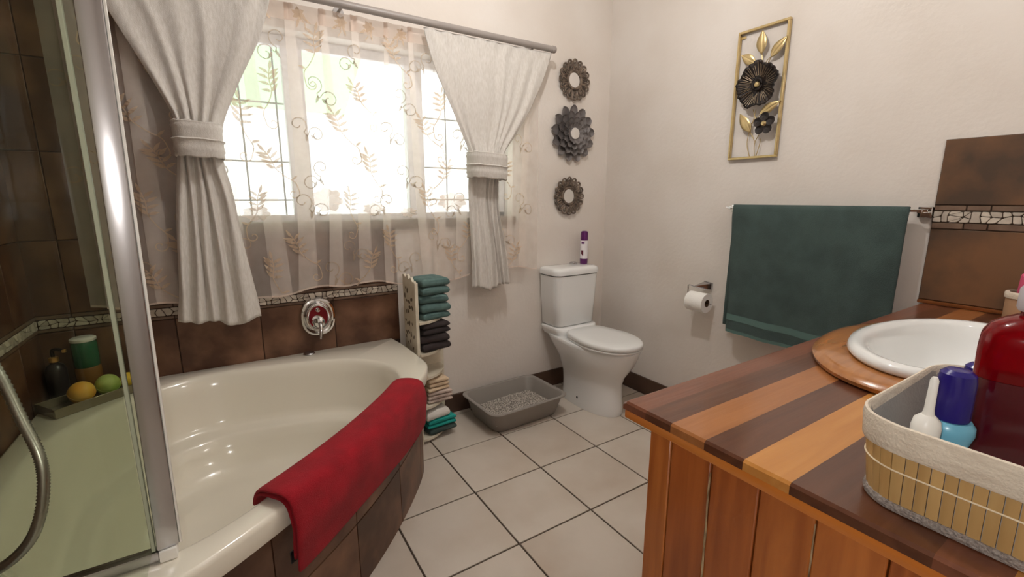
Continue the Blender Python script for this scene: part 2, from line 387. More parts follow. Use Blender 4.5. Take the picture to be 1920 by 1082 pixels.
# splash tiles on the right wall over the vanity
SY0, SY1 = -2.34, -1.689
boxo('tile_bed', -.006, 0, SY0, SY1, .85, 1.433, M['wall_grout'], wr)
for a, b in ((-2.34, -2.03), (-2.03, SY1)):
    wall_tile(wr, 'x-', a, b, .864, 1.124, M['splash_tile'], .011); wall_tile(wr, 'x-', a, b, 1.208, 1.433, M['splash_tile'], .011)
for a, b in ((-2.34, -2.16), (-2.16, -1.98), (-1.98, -1.835), (-1.835, -1.775), (-1.775, SY1)):
    wall_tile(wr, 'x-', a, b, 1.124, 1.147, M['grey_tile'], .0105, 'border_strip'); wall_tile(wr, 'x-', a, b, 1.188, 1.208, M['grey_tile'], .0105, 'border_strip')
bandr = boxo('mosaic_band', -.008, 0, SY0, SY1, 1.147, 1.188, M['grout_dark'], wr)
def pl_r(me, c): o = ob('mosaic_stone', me, M['stone'], bandr, (-.008-bandr.location.x, -c.x-bandr.location.y, c.y-bandr.location.z), (PI/2, 0, -PI/2))
mosaic(bandr, 1.69, 2.20, 1.148, 1.187, pl_r, 3, .024)
boxo('edge_trim', -.02, -.0, SY0, SY1, .851, .864, M['copper'], wr, .004)
# skirting
bs = boxo('baseboard_window', TILE_R, 0, -.011, 0, 0, .112, M['skirt'], None, .002, 1); struct(bs, 'brown tile skirting under the window wall')
bs = boxo('baseboard_right', -.011, 0, -1.74, -.011, 0, .108, M['skirt'], None, .002, 1); struct(bs, 'brown tile skirting along the toilet-roll wall')

# ------------------------------------------------------------------ window
win = bpy.data.objects.new('window_1', None); COL.objects.link(win); struct(win, 'three-light casement window behind the lace curtain')
FY = 0.115
def fbar(name, x0, x1, z0, z1, d=.045): return boxo(name, x0, x1, FY-d/2, FY+d/2, z0, z1, M['frame'], win, .004, 1)
fbar('frame_bar', WX0, WX1, WZ0, WZ0+.032); fbar('frame_bar', WX0, WX1, WZ1-.045, WZ1)
fbar('frame_bar', WX0, WX0+.04, WZ0, WZ1); fbar('frame_bar', WX1-.04, WX1, WZ0, WZ1)
fbar('mullion', -1.888, -1.800, WZ0, WZ1, .055); fbar('mullion', -1.325, -1.235, WZ0, WZ1, .055)
for a, b in ((WX0+.04, -1.888), (-1.80, -1.325), (-1.235, WX1-.04)):
    boxo('pane', a, b, FY-.002, FY+.002, WZ0+.03, WZ1-.04, M['pane'], win)
BYY = .165
for x in (-2.06, -1.915, -1.075, -.92):
    ob('burglar_bar', tube([(x, BYY, WZ0+.0), (x, BYY, WZ1)], .004, 8), M['bar'], win)
for x0, x1 in ((WX0, -1.86), (-1.26, WX1)):
    for z in (1.225, 1.40, 1.66): ob('burglar_bar', tube([(x0, BYY, z), (x1, BYY, z)], .004, 8), M['bar'], win)
sl = boxo('window_sill', WX0-.03, WX1+.01, -.022, FY-.02, WZ0-.042, WZ0+.004, M['sill'], win, .004)
# green fibreglass patio roof outside
gr = mk('m', [(-5.2, .6, 2.70), (-1.15, .6, 2.70), (-1.15, 2.2, 1.97), (-5.2, 2.2, 1.97)], [(0, 1, 2, 3)], False)
patio = ob('patio_roof', gr, M['green_roof']); so = patio.modifiers.new('s', 'SOLIDIFY'); so.thickness = .004
tag(patio, 'pale green fibreglass patio roof outside the window', 'roof')

# ================================================================== CURTAINS
rodz, rody = 2.040, -.1
t = thing('curtain_rod', 'long grey metal curtain rod above the window', 'curtain rod', (-1.6, rody, rodz))
ob('pole', tube([(-1.12, 0, 0), (1.068, 0, 0)], .0165, 20), M['rod'], t)
ob('end_cap', lathe([(.0, -.012), (.015, -.012), (.0185, -.008), (.0185, .010), (.016, .014), (0, .014)], 24), M['rod'], t, (1.068, 0, 0), (0, PI/2, 0))
for bx_ in (-.9, -.05, .96):
    ob('bracket', merge and mk('m', *merge([tube_vf([(bx_, .096, .0), (bx_, .014, 0)], .006, 10), tube_vf([(bx_, .099, 0), (bx_, .094, 0)], .022, 16)])), M['rod'], t)

def drape(name, label, edgeL, edgeR, zt, zb, ridges, seed, tie, band):
    """heavy tied-back curtain: edge tables are (z descending -> stored ascending)"""
    rnd = random.Random(seed)
    th = thing(name, label, 'curtain', ((edgeL[-1][1]+edgeR[-1][1])/2, -.1, zb))
    ox, oy, oz = th.location
    NZ, NS = 90, 150
    rows = []
    for i in range(NZ+1):
        v = i/NZ; z0 = zt+(zb-zt)*v
        xl = sum(interp(edgeL, z0+d*.02) for d in (-2, -1, 0, 1, 2))/5; xr = sum(interp(edgeR, z0+d*.02) for d in (-2, -1, 0, 1, 2))/5; wd = xr-xl
        near = math.exp(-((z0-tie)/.10)**2)
        low = max(0, min(1, (tie-z0)/.5))
        head = max(0, min(1, (z0-(zt-.07))/.05))
        row = []
        for j in range(NS+1):
            s = j/NS
            y = 0
            for (c, sg, am) in ridges:
                y -= am*math.exp(-((s-c)/sg)**2)
            y2 = -.012*abs(math.sin(s*PI*6+seed))
            amp = .55+.55*near+.5*low
            if z0 > tie: amp *= .35+.65*(1-(z0-tie)/(zt-tie))+.25*near
            bulge = -.045*math.sin(PI*s)*near
            yy = -.088+y*amp+y2*(.25+.2*low)+bulge*.6
            yy += head*.005*math.sin(s*PI*17+seed)
            zz_ = z0
            if v > .9: zz_ += (v-.9)/.1*(.016*math.sin(s*5+seed)+.008*math.sin(s*13.0+seed*2))
            x = xl+wd*s + .004*math.sin(z0*9+s*20)
            row.append((x-ox, yy-oy, zz_-oz))
        rows.append(row)
    me = loft(rows, False, angle=70)
    o = ob('drape', me, M['linen'], th); m = o.modifiers.new('s', 'SOLIDIFY'); m.thickness = .003
    # hem strip at foot
    # tie band: a flat loop around the gather
    bx0, bx1, bz0, bz1, tilt = band
    cx = (bx0+bx1)/2; a = (bx1-bx0)/2; rings = []
    prof = [(0, .0), (.004, .04), (.002, .14), (.0065, .20), (.004, .30), (.004, .46), (.0095, .50), (.002, .54), (.004, .60), (.004, .78), (.0075, .86), (.003, .92), (.005, .97), (.0, 1.0)]
    n = 56
    for (d, f) in prof:
        r = []
        for k in range(n):
            an = 2*PI*k/n; ca, sa = math.cos(an), math.sin(an)
            ex = (abs(ca)**.62)*(1 if ca > 0 else -1); ey = (abs(sa)**.75)*(1 if sa > 0 else -1)
            wob = .0025*math.sin(an*9+f*5)*(1 if f in (0, 1.0) else .4)
            r.append((cx+(a+d)*ex-ox, -.125+(.066+d)*ey-oy, bz0+(bz1-bz0)*f+tilt*(ex)*.5+wob-oz))
        rings.append(r)
    b = ob('tie_band', loft(rings, True, angle=60), M['linen'], th); m = b.modifiers.new('s', 'SOLIDIFY'); m.thickness = .004
    # stitched heading tape
    return th
eL = sorted([(2.03, -2.520), (1.897, -2.445), (1.70, -2.36), (1.515, -2.286), (1.385, -2.296), (1.1, -2.33), (.73, -2.372)])
eR = sorted([(2.03, -1.925), (1.985, -1.935), (1.85, -1.975), (1.70, -2.055), (1.58, -2.115), (1.51, -2.150), (1.385, -2.160), (1.25, -2.130), (1.0, -2.108), (.75, -2.085)])
rid = [(.07, .07, .034), (.26, .055, .040), (.42, .06, .036), (.60, .055, .040), (.84, .10, .036)]
drape('tieback_curtain', 'cream linen curtain tied back beside the chrome shower post, over the bath', eL, eR, 2.02, .735, rid, 1.0, 1.45, (-2.300, -2.148, 1.383, 1.512, -.006))
eL = sorted([(2.03, -1.29), (1.85, -1.235), (1.65, -1.145), (1.46, -1.062), (1.335, -1.070), (1.1, -1.066), (.75, -1.065)])
eR = sorted([(2.03, -.535), (1.9, -.575), (1.7, -.68), (1.55, -.79), (1.455, -.872), (1.33, -.886), (1.15, -.88), (.95, -.845), (.75, -.818)])
rid = [(.05, .05, .026), (.17, .05, .030), (.40, .14, .030), (.60, .04, .030), (.70, .035, .034), (.80, .04, .034), (.92, .05, .032)]
drape('tieback_curtain', 'cream linen curtain tied back at the rod end nearest the round mirrors', eL, eR, 2.02, .750, rid, 2.6, 1.40, (-1.078, -.868, 1.332, 1.462, -.012))

# --- lace curtain with real overlapping folds
lace = thing('lace_curtain', 'sheer ivory lace curtain with gold leaf embroidery across the window', 'curtain', (-1.6, -.042, .82))
lo_ = Vector(lace.location)
rnd = random.Random(5)
folds = []; x = -2.63
LX0, LX1 = -2.63, -.585
fx = [-2.55, -2.41, -2.27, -2.125, -2.01, -1.86, -1.735, -1.605, -1.475, -1.33, -1.21, -1.09, -.95, -.80, -.68]
for k, c in enumerate(fx): folds.append((c, rnd.uniform(.018, .034), rnd.uniform(-.05, .05)))
def lace_row(v):                                    # v 0 top .. 1 bottom -> polyline (x, y)
    pts = [(LX0, 0.0)]
    for k, (c, wd, dr) in enumerate(folds):
        cc = c+dr*(v-.35)+.012*math.sin(v*4+k); ww_ = wd*(.55+.75*v)
        yb = -.010*(1+.6*math.sin(k*2.1+v*2))
        n0 = 5
        px, py = pts[-1]
        for q in range(1, n0+1):
            tt = q/n0; pts.append((px+(cc+ww_-px)*tt, py+(yb-py)*tt+.006*math.sin(PI*tt)))
        for q in range(1, 4): tt = q/3; pts.append((cc+ww_-2*ww_*tt, yb-.010*math.sin(tt*PI/2)))
        for q in range(1, 4): tt = q/3; pts.append((cc-ww_+2*ww_*tt, yb-.010-.008*math.sin(tt*PI/2)))
    px, py = pts[-1]
    for q in range(1, 5): tt = q/4; pts.append((px+(LX1-px)*tt, py*(1-tt)))
    return pts
NZL = 36; ZT, ZB = 2.022, .815
table = []; rows = []
for i in range(NZL+1):
    v = i/NZL; r = lace_row(v); row = []
    for j, (x, y) in enumerate(r):
        z = ZT+(ZB-ZT)*v
        if v > .93: z += (v-.93)/.07*(.014*math.sin(x*7+1)+.008*math.sin(x*23))
        row.append((x-lo_.x, y*(.5+.5*min(1, v*4)), z-lo_.z))
    rows.append(row); table.append(r)
ihead = 3
ob('sheer_panel', loft(rows[ihead-1:], False, angle=80), M['lace'], lace)
hd = []
for i in range(ihead):
    r = []
    for j, p in enumerate(rows[i]): r.append((p[0], p[1]+.004*math.sin(j*1.9), p[2]))
    hd.append(r)
ob('heading', loft(hd, False, angle=80), M['lace_head'], lace)
hem = [(p[0], p[1]-.001, p[2]) for p in rows[-1]]
hv, hf = [], []
for j, p in enumerate(hem): hv += [p, (p[0], p[1], p[2]+.008)]
hf = [(2*j, 2*j+2, 2*j+3, 2*j+1) for j in range(len(hem)-1)]
ob('hem', mk('m', hv, hf), M['lace_head'], lace)
def lace_y(x, z):
    v = min(1, max(0, (z-ZT)/(ZB-ZT))); r = table[int(round(v*NZL))]
    best = 0
    for (a, ya), (b, yb) in zip(r, r[1:]):
        if min(a, b)-.001 <= x <= max(a, b)+.001: best = min(best, ya, yb)
    return best*(.5+.5*min(1, v*4))-.0025
def motif_parts(kind, flip, sc):
    """2D embroidery: leaves (closed polys) and stems (polylines)"""
    leaves = []; stems = []
    def leaf(x, z, ang, ln, wd):
        pts = []
        for k in range(6): tt = k/5; pts.append((tt*ln, wd*math.sin(PI*tt**.8)))
        for k in range(4, 0, -1): tt = k/5; pts.append((tt*ln, -wd*math.sin(PI*tt**.8)*.75))
        ca, sa = math.cos(ang), math.sin(ang)
        leaves.append([(x+ca*a-sa*b, z+sa*a+ca*b) for a, b in pts])
    def curl(x, z, r0, a0, turns, grow=1.0):
        pts = []
        n = 22
        for k in range(n+1):
            tt = k/n; r = r0*(1-.78*tt)*grow; an = a0+turns*2*PI*tt
            pts.append((x+r*math.cos(an), z+r*math.sin(an)))
        return pts
    if kind == 0:                                     # leafy sprig with trailing curl
        sp2 = spline([Vector(q) for q in ((-.012, .052, 0), (0, .02, 0), (.006, -.02, 0), (.03, -.055, 0), (.058, -.085, 0), (.062, -.125, 0))], 6)
        stems.append([tuple(p[:2]) for p in sp2])
        leaf(-.012, .050, 2.0, .036, .0062)
        for q, (k, ln) in enumerate(((3, .042), (6, .046), (9, .044), (12, .038))):
            p = sp2[k]; leaf(p.x, p.y, 2.75-q*.1, ln, .0068); leaf(p.x, p.y, .75-q*.15, ln*.9, .0062)
        stems.append(curl(.040, -.125, .022, 0, -.95))
        leaf(sp2[22].x, sp2[22].y, .5, .028, .005)
    elif kind == 1:                                   # double scroll
        stems.append(curl(0, 0, .035, -1.2, 1.1)); stems.append(curl(.055, -.055, .032, 2.2, -1.05))
        stems.append([tuple(p[:2]) for p in spline([Vector((.012, -.033, 0)), Vector((.02, -.05, 0)), Vector((.036, -.03, 0))], 5)])
        leaf(.018, -.04, -1.9, .034, .006); leaf(.03, -.05, -.9, .03, .006)
    else:                                             # flower head
        for k in range(6): leaf(0, 0, k*PI/3+.3, .036, .012)
        leaf(-.01, -.02, -2.2, .05, .008); leaf(.01, -.02, -.9, .05, .008)
        stems.append([(0, -.02), (.01, -.05), (.0, -.08)])
    f = lambda q: [((-a if flip else a)*sc, b*sc) for a, b in q]
    return [f(q) for q in leaves], [f(q) for q in stems]
def motif(cx, cz, kind, flip, sc, m, rot=0.0):
    lv, st = motif_parts(kind, flip, sc); V = []; F = []
    ca, sa = math.cos(rot), math.sin(rot)
    def P(a, b):
        x = cx+ca*a-sa*b; z = cz+sa*a+ca*b
        z = min(max(z, ZB+.004), ZT); x = min(max(x, LX0+.004), LX1-.004)
        return (x-lo_.x, lace_y(x, z), z-lo_.z)
    for q in lv:
        n = len(V); V += [P(a, b) for a, b in q]; k = len(q)
        mid = k//2
        for i in range(mid):
            a, b, c, d = i, i+1, (k-i-1) % k, (k-i) % k
            F.append(tuple(n+u for u in dict.fromkeys((a, b, c, d))))
        F = [f for f in F if len(f) >= 3]
    for q in st:
        hw = .0021
        n = len(V)
        for i, (a, b) in enumerate(q):
            p0 = q[max(0, i-1)]; p1 = q[min(len(q)-1, i+1)]
            dx, dz = p1[0]-p0[0], p1[1]-p0[1]; l = math.hypot(dx, dz) or 1
            V += [P(a-dz/l*hw, b+dx/l*hw), P(a+dz/l*hw, b-dx/l*hw)]
        F += [(n+2*i, n+2*i+2, n+2*i+3, n+2*i+1) for i in range(len(q)-1)]
    ob('embroidered_sprig', mk('m', V, F, False), m, lace)
rnd = random.Random(11)
for iz, z in enumerate((1.985, 1.885, 1.70, 1.545, 1.36, 1.215, 1.03, .915)):
    n = (13, 11, 10, 10, 10, 10, 9, 9)[iz]
    for ix in range(n):
        x = LX0+.10+(LX1-LX0-.16)*(ix+.5*(iz % 2))/n+rnd.uniform(-.02, .02)
        if iz == 0: motif(x, z, 2, rnd.random() < .5, .8, M['embroid'], rnd.uniform(-.4, .4)); continue
        k = 0 if (ix+iz) % 2 else 1
        motif(x, z+rnd.uniform(-.02, .02), k, rnd.random() < .35, rnd.uniform(1.0, 1.2), M['embroid'] if k != 1 else M['embroid2'], rnd.uniform(-.3, .3))
for u, v, rx, rz in ((612, 375, .062, .05), (700, 392, .05, .028), (845, 378, .075, .045), (480, 400, .05, .03), (765, 398, .04, .022)):   # solid scalloped flowers
    p = on(1, -.05, u, v); V = []; n = 40
    for k in range(n):
        a = 2*PI*k/n; q = 1+.12*math.sin(7*a+u)+.06*math.sin(15*a)
        x = p.x+rx*q*math.cos(a); z = p.z+rz*q*math.sin(a); V.append((x-lo_.x, lace_y(x, z)-.001, z-lo_.z))
    V.append((p.x-lo_.x, lace_y(p.x, p.z)-.001, p.z-lo_.z))
    ob('scalloped_flower', mk('m', V, [(k, (k+1) % n, n) for k in range(n)], False), M['lace_head'], lace)

# ================================================================== BATH
BZ = 0.515
def arc(cx, cy_, r, a0, a1, n): return [(cx+r*math.cos(a0+(a1-a0)*k/n), cy_+r*math.sin(a0+(a1-a0)*k/n)) for k in range(n+1)]
BR, BF = -1.470, -1.330
def diag(n=30):
    A = Vector((-1.492, -.500)); B = Vector((-2.335, -1.310)); o_ = Vector((.7, -.714)); out = []
    for k in range(n+1):
        tt = k/n; out.append(tuple(A+(B-A)*tt+o_*.075*math.sin(PI*tt)**.8))
    return out
outer = [(-1.489, -.0095), (-1.474, -.15), (BR, -.30), (BR, -.40), (-1.474, -.455)] + diag() + [(-2.42, -1.326), (-2.52, BF), (-2.790, BF), (-2.790, -.0095)]
cav = [tuple(p[:2]) for p in spline([Vector((a, b, 0)) for a, b in [(-1.622, -.46), (-1.660, -.32), (-1.78, -.21), (-2.0, -.135), (-2.28, -.095), (-2.46, -.15), (-2.585, -.26), (-2.675, -.40), (-2.715, -.56), (-2.705, -.80), (-2.655, -1.03), (-2.54, -1.175), (-2.36, -1.215), (-2.205, -1.150), (-2.07, -1.025), (-1.90, -.865), (-1.735, -.705), (-1.65, -.59)]], 8, True)]
BC = Vector((-2.18, -.60))
def radial(poly, an):
    d = Vector((math.cos(an), math.sin(an))); best = None
    for i in range(len(poly)):
        a = Vector(poly[i])-BC; b = Vector(poly[(i+1) % len(poly)])-BC; e = b-a
        den = d.x*e.y-d.y*e.x
        if abs(den) < 1e-12: continue
        tt = (a.x*e.y-a.y*e.x)/den; s = (a.x*d.y-a.y*d.x)/den
        if tt > 0 and -1e-6 <= s <= 1+1e-6: best = tt if best is None else max(best, tt)
    return best
angs = [2*PI*k/200 for k in range(200)] + [math.atan2(p[1]-BC.y, p[0]-BC.x) % (2*PI) for p in (outer[0], outer[-2], outer[-1])]
angs = sorted(angs)
RO = [radial(outer, a) for a in angs]; RC = [radial(cav, a) for a in angs]
bath = thing('corner_bath', 'cream acrylic corner bath with brown tiled apron', 'bath', (BC.x, BC.y, 0))
def bring(rf, z): return [(rf(i)*math.cos(a), rf(i)*math.sin(a), z) for i, a in enumerate(angs)]
R = [bring(lambda i: RO[i]-.02, BZ-.058), bring(lambda i: RO[i]-.003, BZ-.058), bring(lambda i: RO[i], BZ-.050), bring(lambda i: RO[i], BZ-.014), bring(lambda i: RO[i]-.004, BZ-.004), bring(lambda i: RO[i]-.013, BZ)]
for k_, o_, z_ in ((1, .012, 0), (1, .003, -.0015), (1, -.004, -.007), (.992, -.010, -.022), (.975, -.012, -.06), (.945, -.014, -.13), (.915, -.018, -.19), (.900, -.02, -.212), (.87, -.02, -.222), (.82, -.022, -.228), (.79, -.024, -.24), (.765, -.026, -.28), (.72, -.03, -.335), (.64, -.03, -.368), (.5, -.03, -.385), (.2, 0, -.392), (.005, 0, -.393)):
    R.append(bring(lambda i: RC[i]*k_+o_, BZ+z_))
ob('tub', loft(R, True, False, True, True, 60), M['bath'], bath)
ob('overflow_cap', lathe([(0, 0), (.024, 0), (.026, .003), (.022, .007), (0, .008)], 24), M['satin'], bath, (-1.90-BC.x, -.048-BC.y, BZ))
# apron tiles
ap = ob('apron', None or loft([[(x-BC.x, y-BC.y, z) for x, y in [(p[0]-.0345, p[1]+.0345*(1 if p[1] < -.42 else 0)) for p in outer[1:-3]]] for z in (0, BZ-.05)], False), M['apron_grout'], bath)
line = [Vector((p[0]-.030, p[1]+(.030 if p[1] < -.42 else 0))) for p in outer[0:-3]]
line = [line[0]] + line[1:]
S = [0]
for a, b in zip(line, line[1:]): S.append(S[-1]+(b-a).length)
def at(s):
    for i in range(len(S)-1):
        if s <= S[i+1]+1e-9:
            return line[i]+(line[i+1]-line[i])*((s-S[i])/(S[i+1]-S[i]))
    return line[-1]
cuts = [0, .19, .475, .53, .80, 1.105, 1.41, S[-1]]
for a, b in zip(cuts, cuts[1:]):
    for z0, z1 in ((.002, .232), (.237, BZ-.054)):
        n = max(1, int((b-a)/.04)); pin = []; pout = []
        for k in range(n+1):
            s = a+.002+(b-a-.004)*k/n; p = at(s); q = at(min(S[-1], s+.002))-at(max(0, s-.002)); q.normalize(); nrm = Vector((-q.y, q.x))
            if nrm.dot(p-BC) < 0: nrm = -nrm
            pout.append(p+nrm*.004); pin.append(p-nrm*.006)
        prof = pout+pin[::-1]
        ob('apron_tile', loft([[(p.x-BC.x, p.y-BC.y, z) for p in prof] for z in (z0, z1)], True, True, True), M['brown_tile'], ap)
# chrome wall mixer
mx = thing('bath_mixer', 'chrome lever bath mixer on an oval plate set in brown tiles', 'tap', (-1.843, -.009, .680))
def oval(rx, rz, y, n=40, e=.85): return [(rx*(abs(math.cos(2*PI*k/n))**e)*(1 if math.cos(2*PI*k/n) > 0 else -1), y, rz*(abs(math.sin(2*PI*k/n))**e)*(1 if math.sin(2*PI*k/n) > 0 else -1)) for k in range(n)]
ob('plate', loft([oval(.080, .094, 0), oval(.080, .094, -.006), oval(.074, .088, -.016), oval(.066, .080, -.018), oval(.058, .072, -.014), oval(.05, .064, -.013)], True, True, True), M['chrome'], mx)
ob('raised_ring', mk('m', *tube_vf([(.050*math.cos(a), -.020, .062*math.sin(a)) for a in [2*PI*k/40 for k in range(40)]], .007, 10, True)), M['chrome'], mx)
ob('button', lathe([(0, 0), (.009, 0), (.009, .006), (.006, .010), (0, .011)], 20), M['chrome'], mx, (0, -.014, .034), (PI/2, 0, 0))
ob('hub', lathe([(.026, 0), (.026, .022), (.022, .034), (.012, .040), (0, .041)], 28), M['chrome'], mx, (.0, -.013, -.022), (PI/2, 0, 0))
ob('lever', mk('m', *tube_vf(spline([(0, -.04, -.02), (0, -.062, -.03), (-.004, -.080, -.055), (-.010, -.092, -.088)], 6), [.012-.00035*k for k in range(19)], 12)), M['chrome'], mx)
# red towel over the rim
rt = thing('red_towel', 'folded red terry towel draped over the front rim of the bath', 'towel', (-1.92, -.95, BZ))
def front(s):            # s 0..1 along the towel -> outer rim point, inward normal
    n = 200
    k0, k1 = .175, .80
    tt = k0+(k1-k0)*s
    A = Vector((-1.492, -.500)); B = Vector((-2.335, -1.310)); o_ = Vector((.7, -.714))
    f = lambda q: A+(B-A)*q+o_*.075*math.sin(PI*q)**.8
    p = f(tt); d = (f(tt+.01)-f(tt-.01)).normalized(); nn = Vector((-d.y, d.x))
    if nn.dot(BC-p) < 0: nn = -nn
    return p, nn
def towel_sheet(off, dropf, inner, s0=0.0, s1=1.0, seed=0):
    rows = []
    for i in range(31):
        s = s0+(s1-s0)*i/30; p, nn = front(s); row = []
        drop = dropf(s)
        prof = [(inner+.016, -.030), (inner+.012, -.008), (inner, .006), (inner*.7, .011), (inner*.35, .012), (.014, .013), (.0, .010), (-.010, -.002), (-.0145, -.02)]
        for k in range(1, 9): prof.append((-.0155-.004*math.sin(k*.5+seed), -.02-(drop-.02)*k/8))
        for q, (d, z) in enumerate(prof):
            g = noise.noise(Vector((s*7+seed, q*.35, seed)))*.006
            dd = d-off if d < .005 else d
            zz_ = z+(off if z > -.003 else 0)
            x, y = p.x+nn.x*(dd-g*.6), p.y+nn.y*(dd-g*.6)
            row.append((x-rt.location.x, y-rt.location.y, zz_+max(-.002, g*.5)))
        rows.append(row)
    return rows
for off, dr, nm in ((.0, lambda s: .155+.012*math.sin(s*5), 'under_fold'), (.013, lambda s: .150+.02*s+.008*math.sin(s*6+1), 'upper_fold')):
    o = ob(nm, loft(towel_sheet(off, dr, .082, .0, 1.0, off*50), False, angle=80), M['red'], rt)
    m = o.modifiers.new('s', 'SOLIDIFY'); m.thickness = .010; m.offset = 1
    m = o.modifiers.new('b', 'SUBSURF'); m.levels = 1; m.render_levels = 1
p, nn = front(.985)
ob('care_label', box(.022, .003, .034, .001, 1), M['black_pl'], rt, (p.x-rt.location.x-nn.x*.009, p.y-rt.location.y-nn.y*.009, -.135), (0, 0, math.atan2(nn.y, nn.x)+PI/2))

# ================================================================== SHOWER SCREEN
PX, PY = -2.343, -1.222
sh = thing('shower_screen', 'greenish glass shower screen with a wide chrome corner post', 'shower screen', (PX, PY, BZ))
lean = math.atan2(.017, 1.05)
po = ob('corner_post', box(.036, .020, 1.75, .003, 2, False), M['satin'], sh, (0, 0, .026), (0, lean, math.radians(8.4)))
ob('post_edge', box(.005, .012, 1.75, .001, 1, False), M['white_pl'], po, (.0205, -.002, 0))  # white strip painting the post's edge highlight, and the clear seal low down
ob('glass_seal', box(.007, .010, 1.75, .001, 1, False), M['seal'], sh, (-.0225, -.004, .026), (0, lean*.25, 0))
gl = ob('glass_panel', loft([[(-2.787-PX, y, .026), (-.012, y, .026), (-.012+1.72*math.tan(lean), y, 1.75), (-2.787-PX, y, 1.75)] for y in (-.003, .003)], True, True, True, False), M['shower_glass'], sh)
ob('bottom_rail', box(.425, .022, .022, .003), M['satin'], sh, (-.228, 0, .0135))
ob('foot_block', box(.030, .026, .024, .003), M['white_pl'], sh, (.0, -.003, .013))
gv = [(-.024-.0, y, z) for y, z in [(-.02, .03), (-.14, .03), (-.14, -.455), (-.85, -.455), (-.85, 1.75), (-.02, 1.75)]]
o = ob('side_glass', mk('m', gv, [(0, 1, 2, 3, 4, 5)], False), M['shower_glass'], sh)
hp = [(-2.782, -1.50, 1.12), dp(-330, 470, .62)] + [dp(u, v, .72) for u, v in [(-130, 545), (-50, 632), (0, 705), (42, 790), (72, 850), (82, 900), (76, 965), (52, 1020), (0, 1066), (-70, 1092), (-150, 1090)]] + [(-2.782, -1.42, .66)]
sp = spline(hp, 20)
rr = [.0068+(.0016 if i % 2 else 0) for i in range(len(sp))]
hs_ = thing('shower_hose', 'ribbed metal shower hose looping behind the shower glass', 'hose', sp[0])
ob('ribbed_hose', mk('m', *tube_vf([p-sp[0] for p in sp], rr, 10), angle=80), M['hose'], hs_)
for e in (0, -1): ob('hose_nut', lathe([(0, 0), (.011, 0), (.012, .004), (.012, .016), (.009, .020), (0, .02)], 16), M['chrome'], hs_, sp[e]-sp[0]+Vector((-.004, 0, 0)), (0, PI/2, 0))
boxo('shower_tray', XL+.01, PX-.03, -2.06, BF-.01, 0, .055, M['ceramic'], None, .012); tag(bpy.data.objects['shower_tray'], 'white shower tray on the floor behind the side glass', 'shower tray')
# tray with bath bombs
A_ = Vector((-2.714, -.300)); dl = Vector((.81, .586)); ds = Vector((-.586, .81)); TL, TS = .30, .125
ctr = A_+dl*TL/2+ds*TS/2
tr = thing('soap_tray', 'shallow smoked tray on the bath corner holding round bath bombs', 'tray', (ctr.x, ctr.y, BZ), (0, 0, math.atan2(dl.y, dl.x)))
ob('base', box(TL, TS, .006, .002, 1), M['mirror_tray'], tr, (0, 0, .0035))
for nm, sx, sy, lx, ly in (('side', TL, .005, 0, -TS/2+.0025), ('side', TL, .005, 0, TS/2-.0025), ('end', .005, TS-.01, -TL/2+.0025, 0), ('end', .005, TS-.01, TL/2-.0025, 0)):
    ob(nm, box(sx, sy, .03, .001, 1), M['mirror_tray'], tr, (lx, ly, .0185))
def ball(name, lab, m, tpos, r, sp_=0):
    c = A_+dl*tpos+ds*(TS/2+sp_); prof = [(max(.0005, r*math.sin(PI*k/18)), -r*math.cos(PI*k/18)) for k in range(19)]
    prof = [(a*(1-.04*math.exp(-((k-9)/1.2)**2)), b) for k, (a, b) in enumerate(prof)]
    o = thing(name, lab, 'bath bomb', (c.x, c.y, BZ+.0065)); 
    ob('ball', lathe(prof, 28, True, 80), m, o, (0, 0, r)); ob('seam', mk('m', *tube_vf([(r*.972*math.cos(a), r*.972*math.sin(a), 0) for a in [2*PI*k/32 for k in range(32)]], .0018, 6, True)), m, o, (0, 0, r), (.5, .3, 0))
ball('bath_bomb', 'orange bath bomb nearest the tray corner', M['orange'], .104, .038)
ball('bath_bomb', 'lime green bath bomb between the orange and yellow ones', M['lime'], .183, .037)
ball('bath_bomb', 'yellow bath bomb closest to the chrome post', M['yellow'], .250, .029)
pb = thing('pump_bottle', 'black pump bottle with brass collar in the bath corner', 'bottle', (-2.752, -.062, BZ))
ob('body', lathe([(0, 0), (.027, 0), (.030, .004), (.030, .105), (.024, .122), (.012, .130), (.012, .136), (0, .136)], 28), M['black_pl'], pb)
ob('collar', lathe([(.0, .136), (.014, .136), (.014, .152), (.006, .155), (.0, .155)], 20), M['brass'], pb)
ob('nozzle', mk('m', *tube_vf(spline([(0, 0, .155), (0, 0, .176), (.012, -.006, .182), (.034, -.018, .178)], 5), .006, 10)), M['black_pl'], pb)
ob('spout_tip', box(.012, .012, .012, .003), M['brass'], pb, (.036, -.02, .176))
gb = thing('glass_jar', 'green and amber glass jar with white lid behind the bath bombs', 'jar', (-2.667, -.050, BZ))
ob('amber_base', lathe([(0, 0), (.036, 0), (.039, .004), (.039, .095), (.037, .1), (0, .1)], 28), M['amber'], gb)
ob('green_top', lathe([(0, .1), (.036, .1), (.038, .104), (.038, .19), (.034, .198), (0, .198)], 28), M['green_b'], gb)
ob('lid', lathe([(0, .198), (.037, .198), (.038, .2), (.038, .208), (.034, .211), (0, .211)], 28), M['white_pl'], gb)

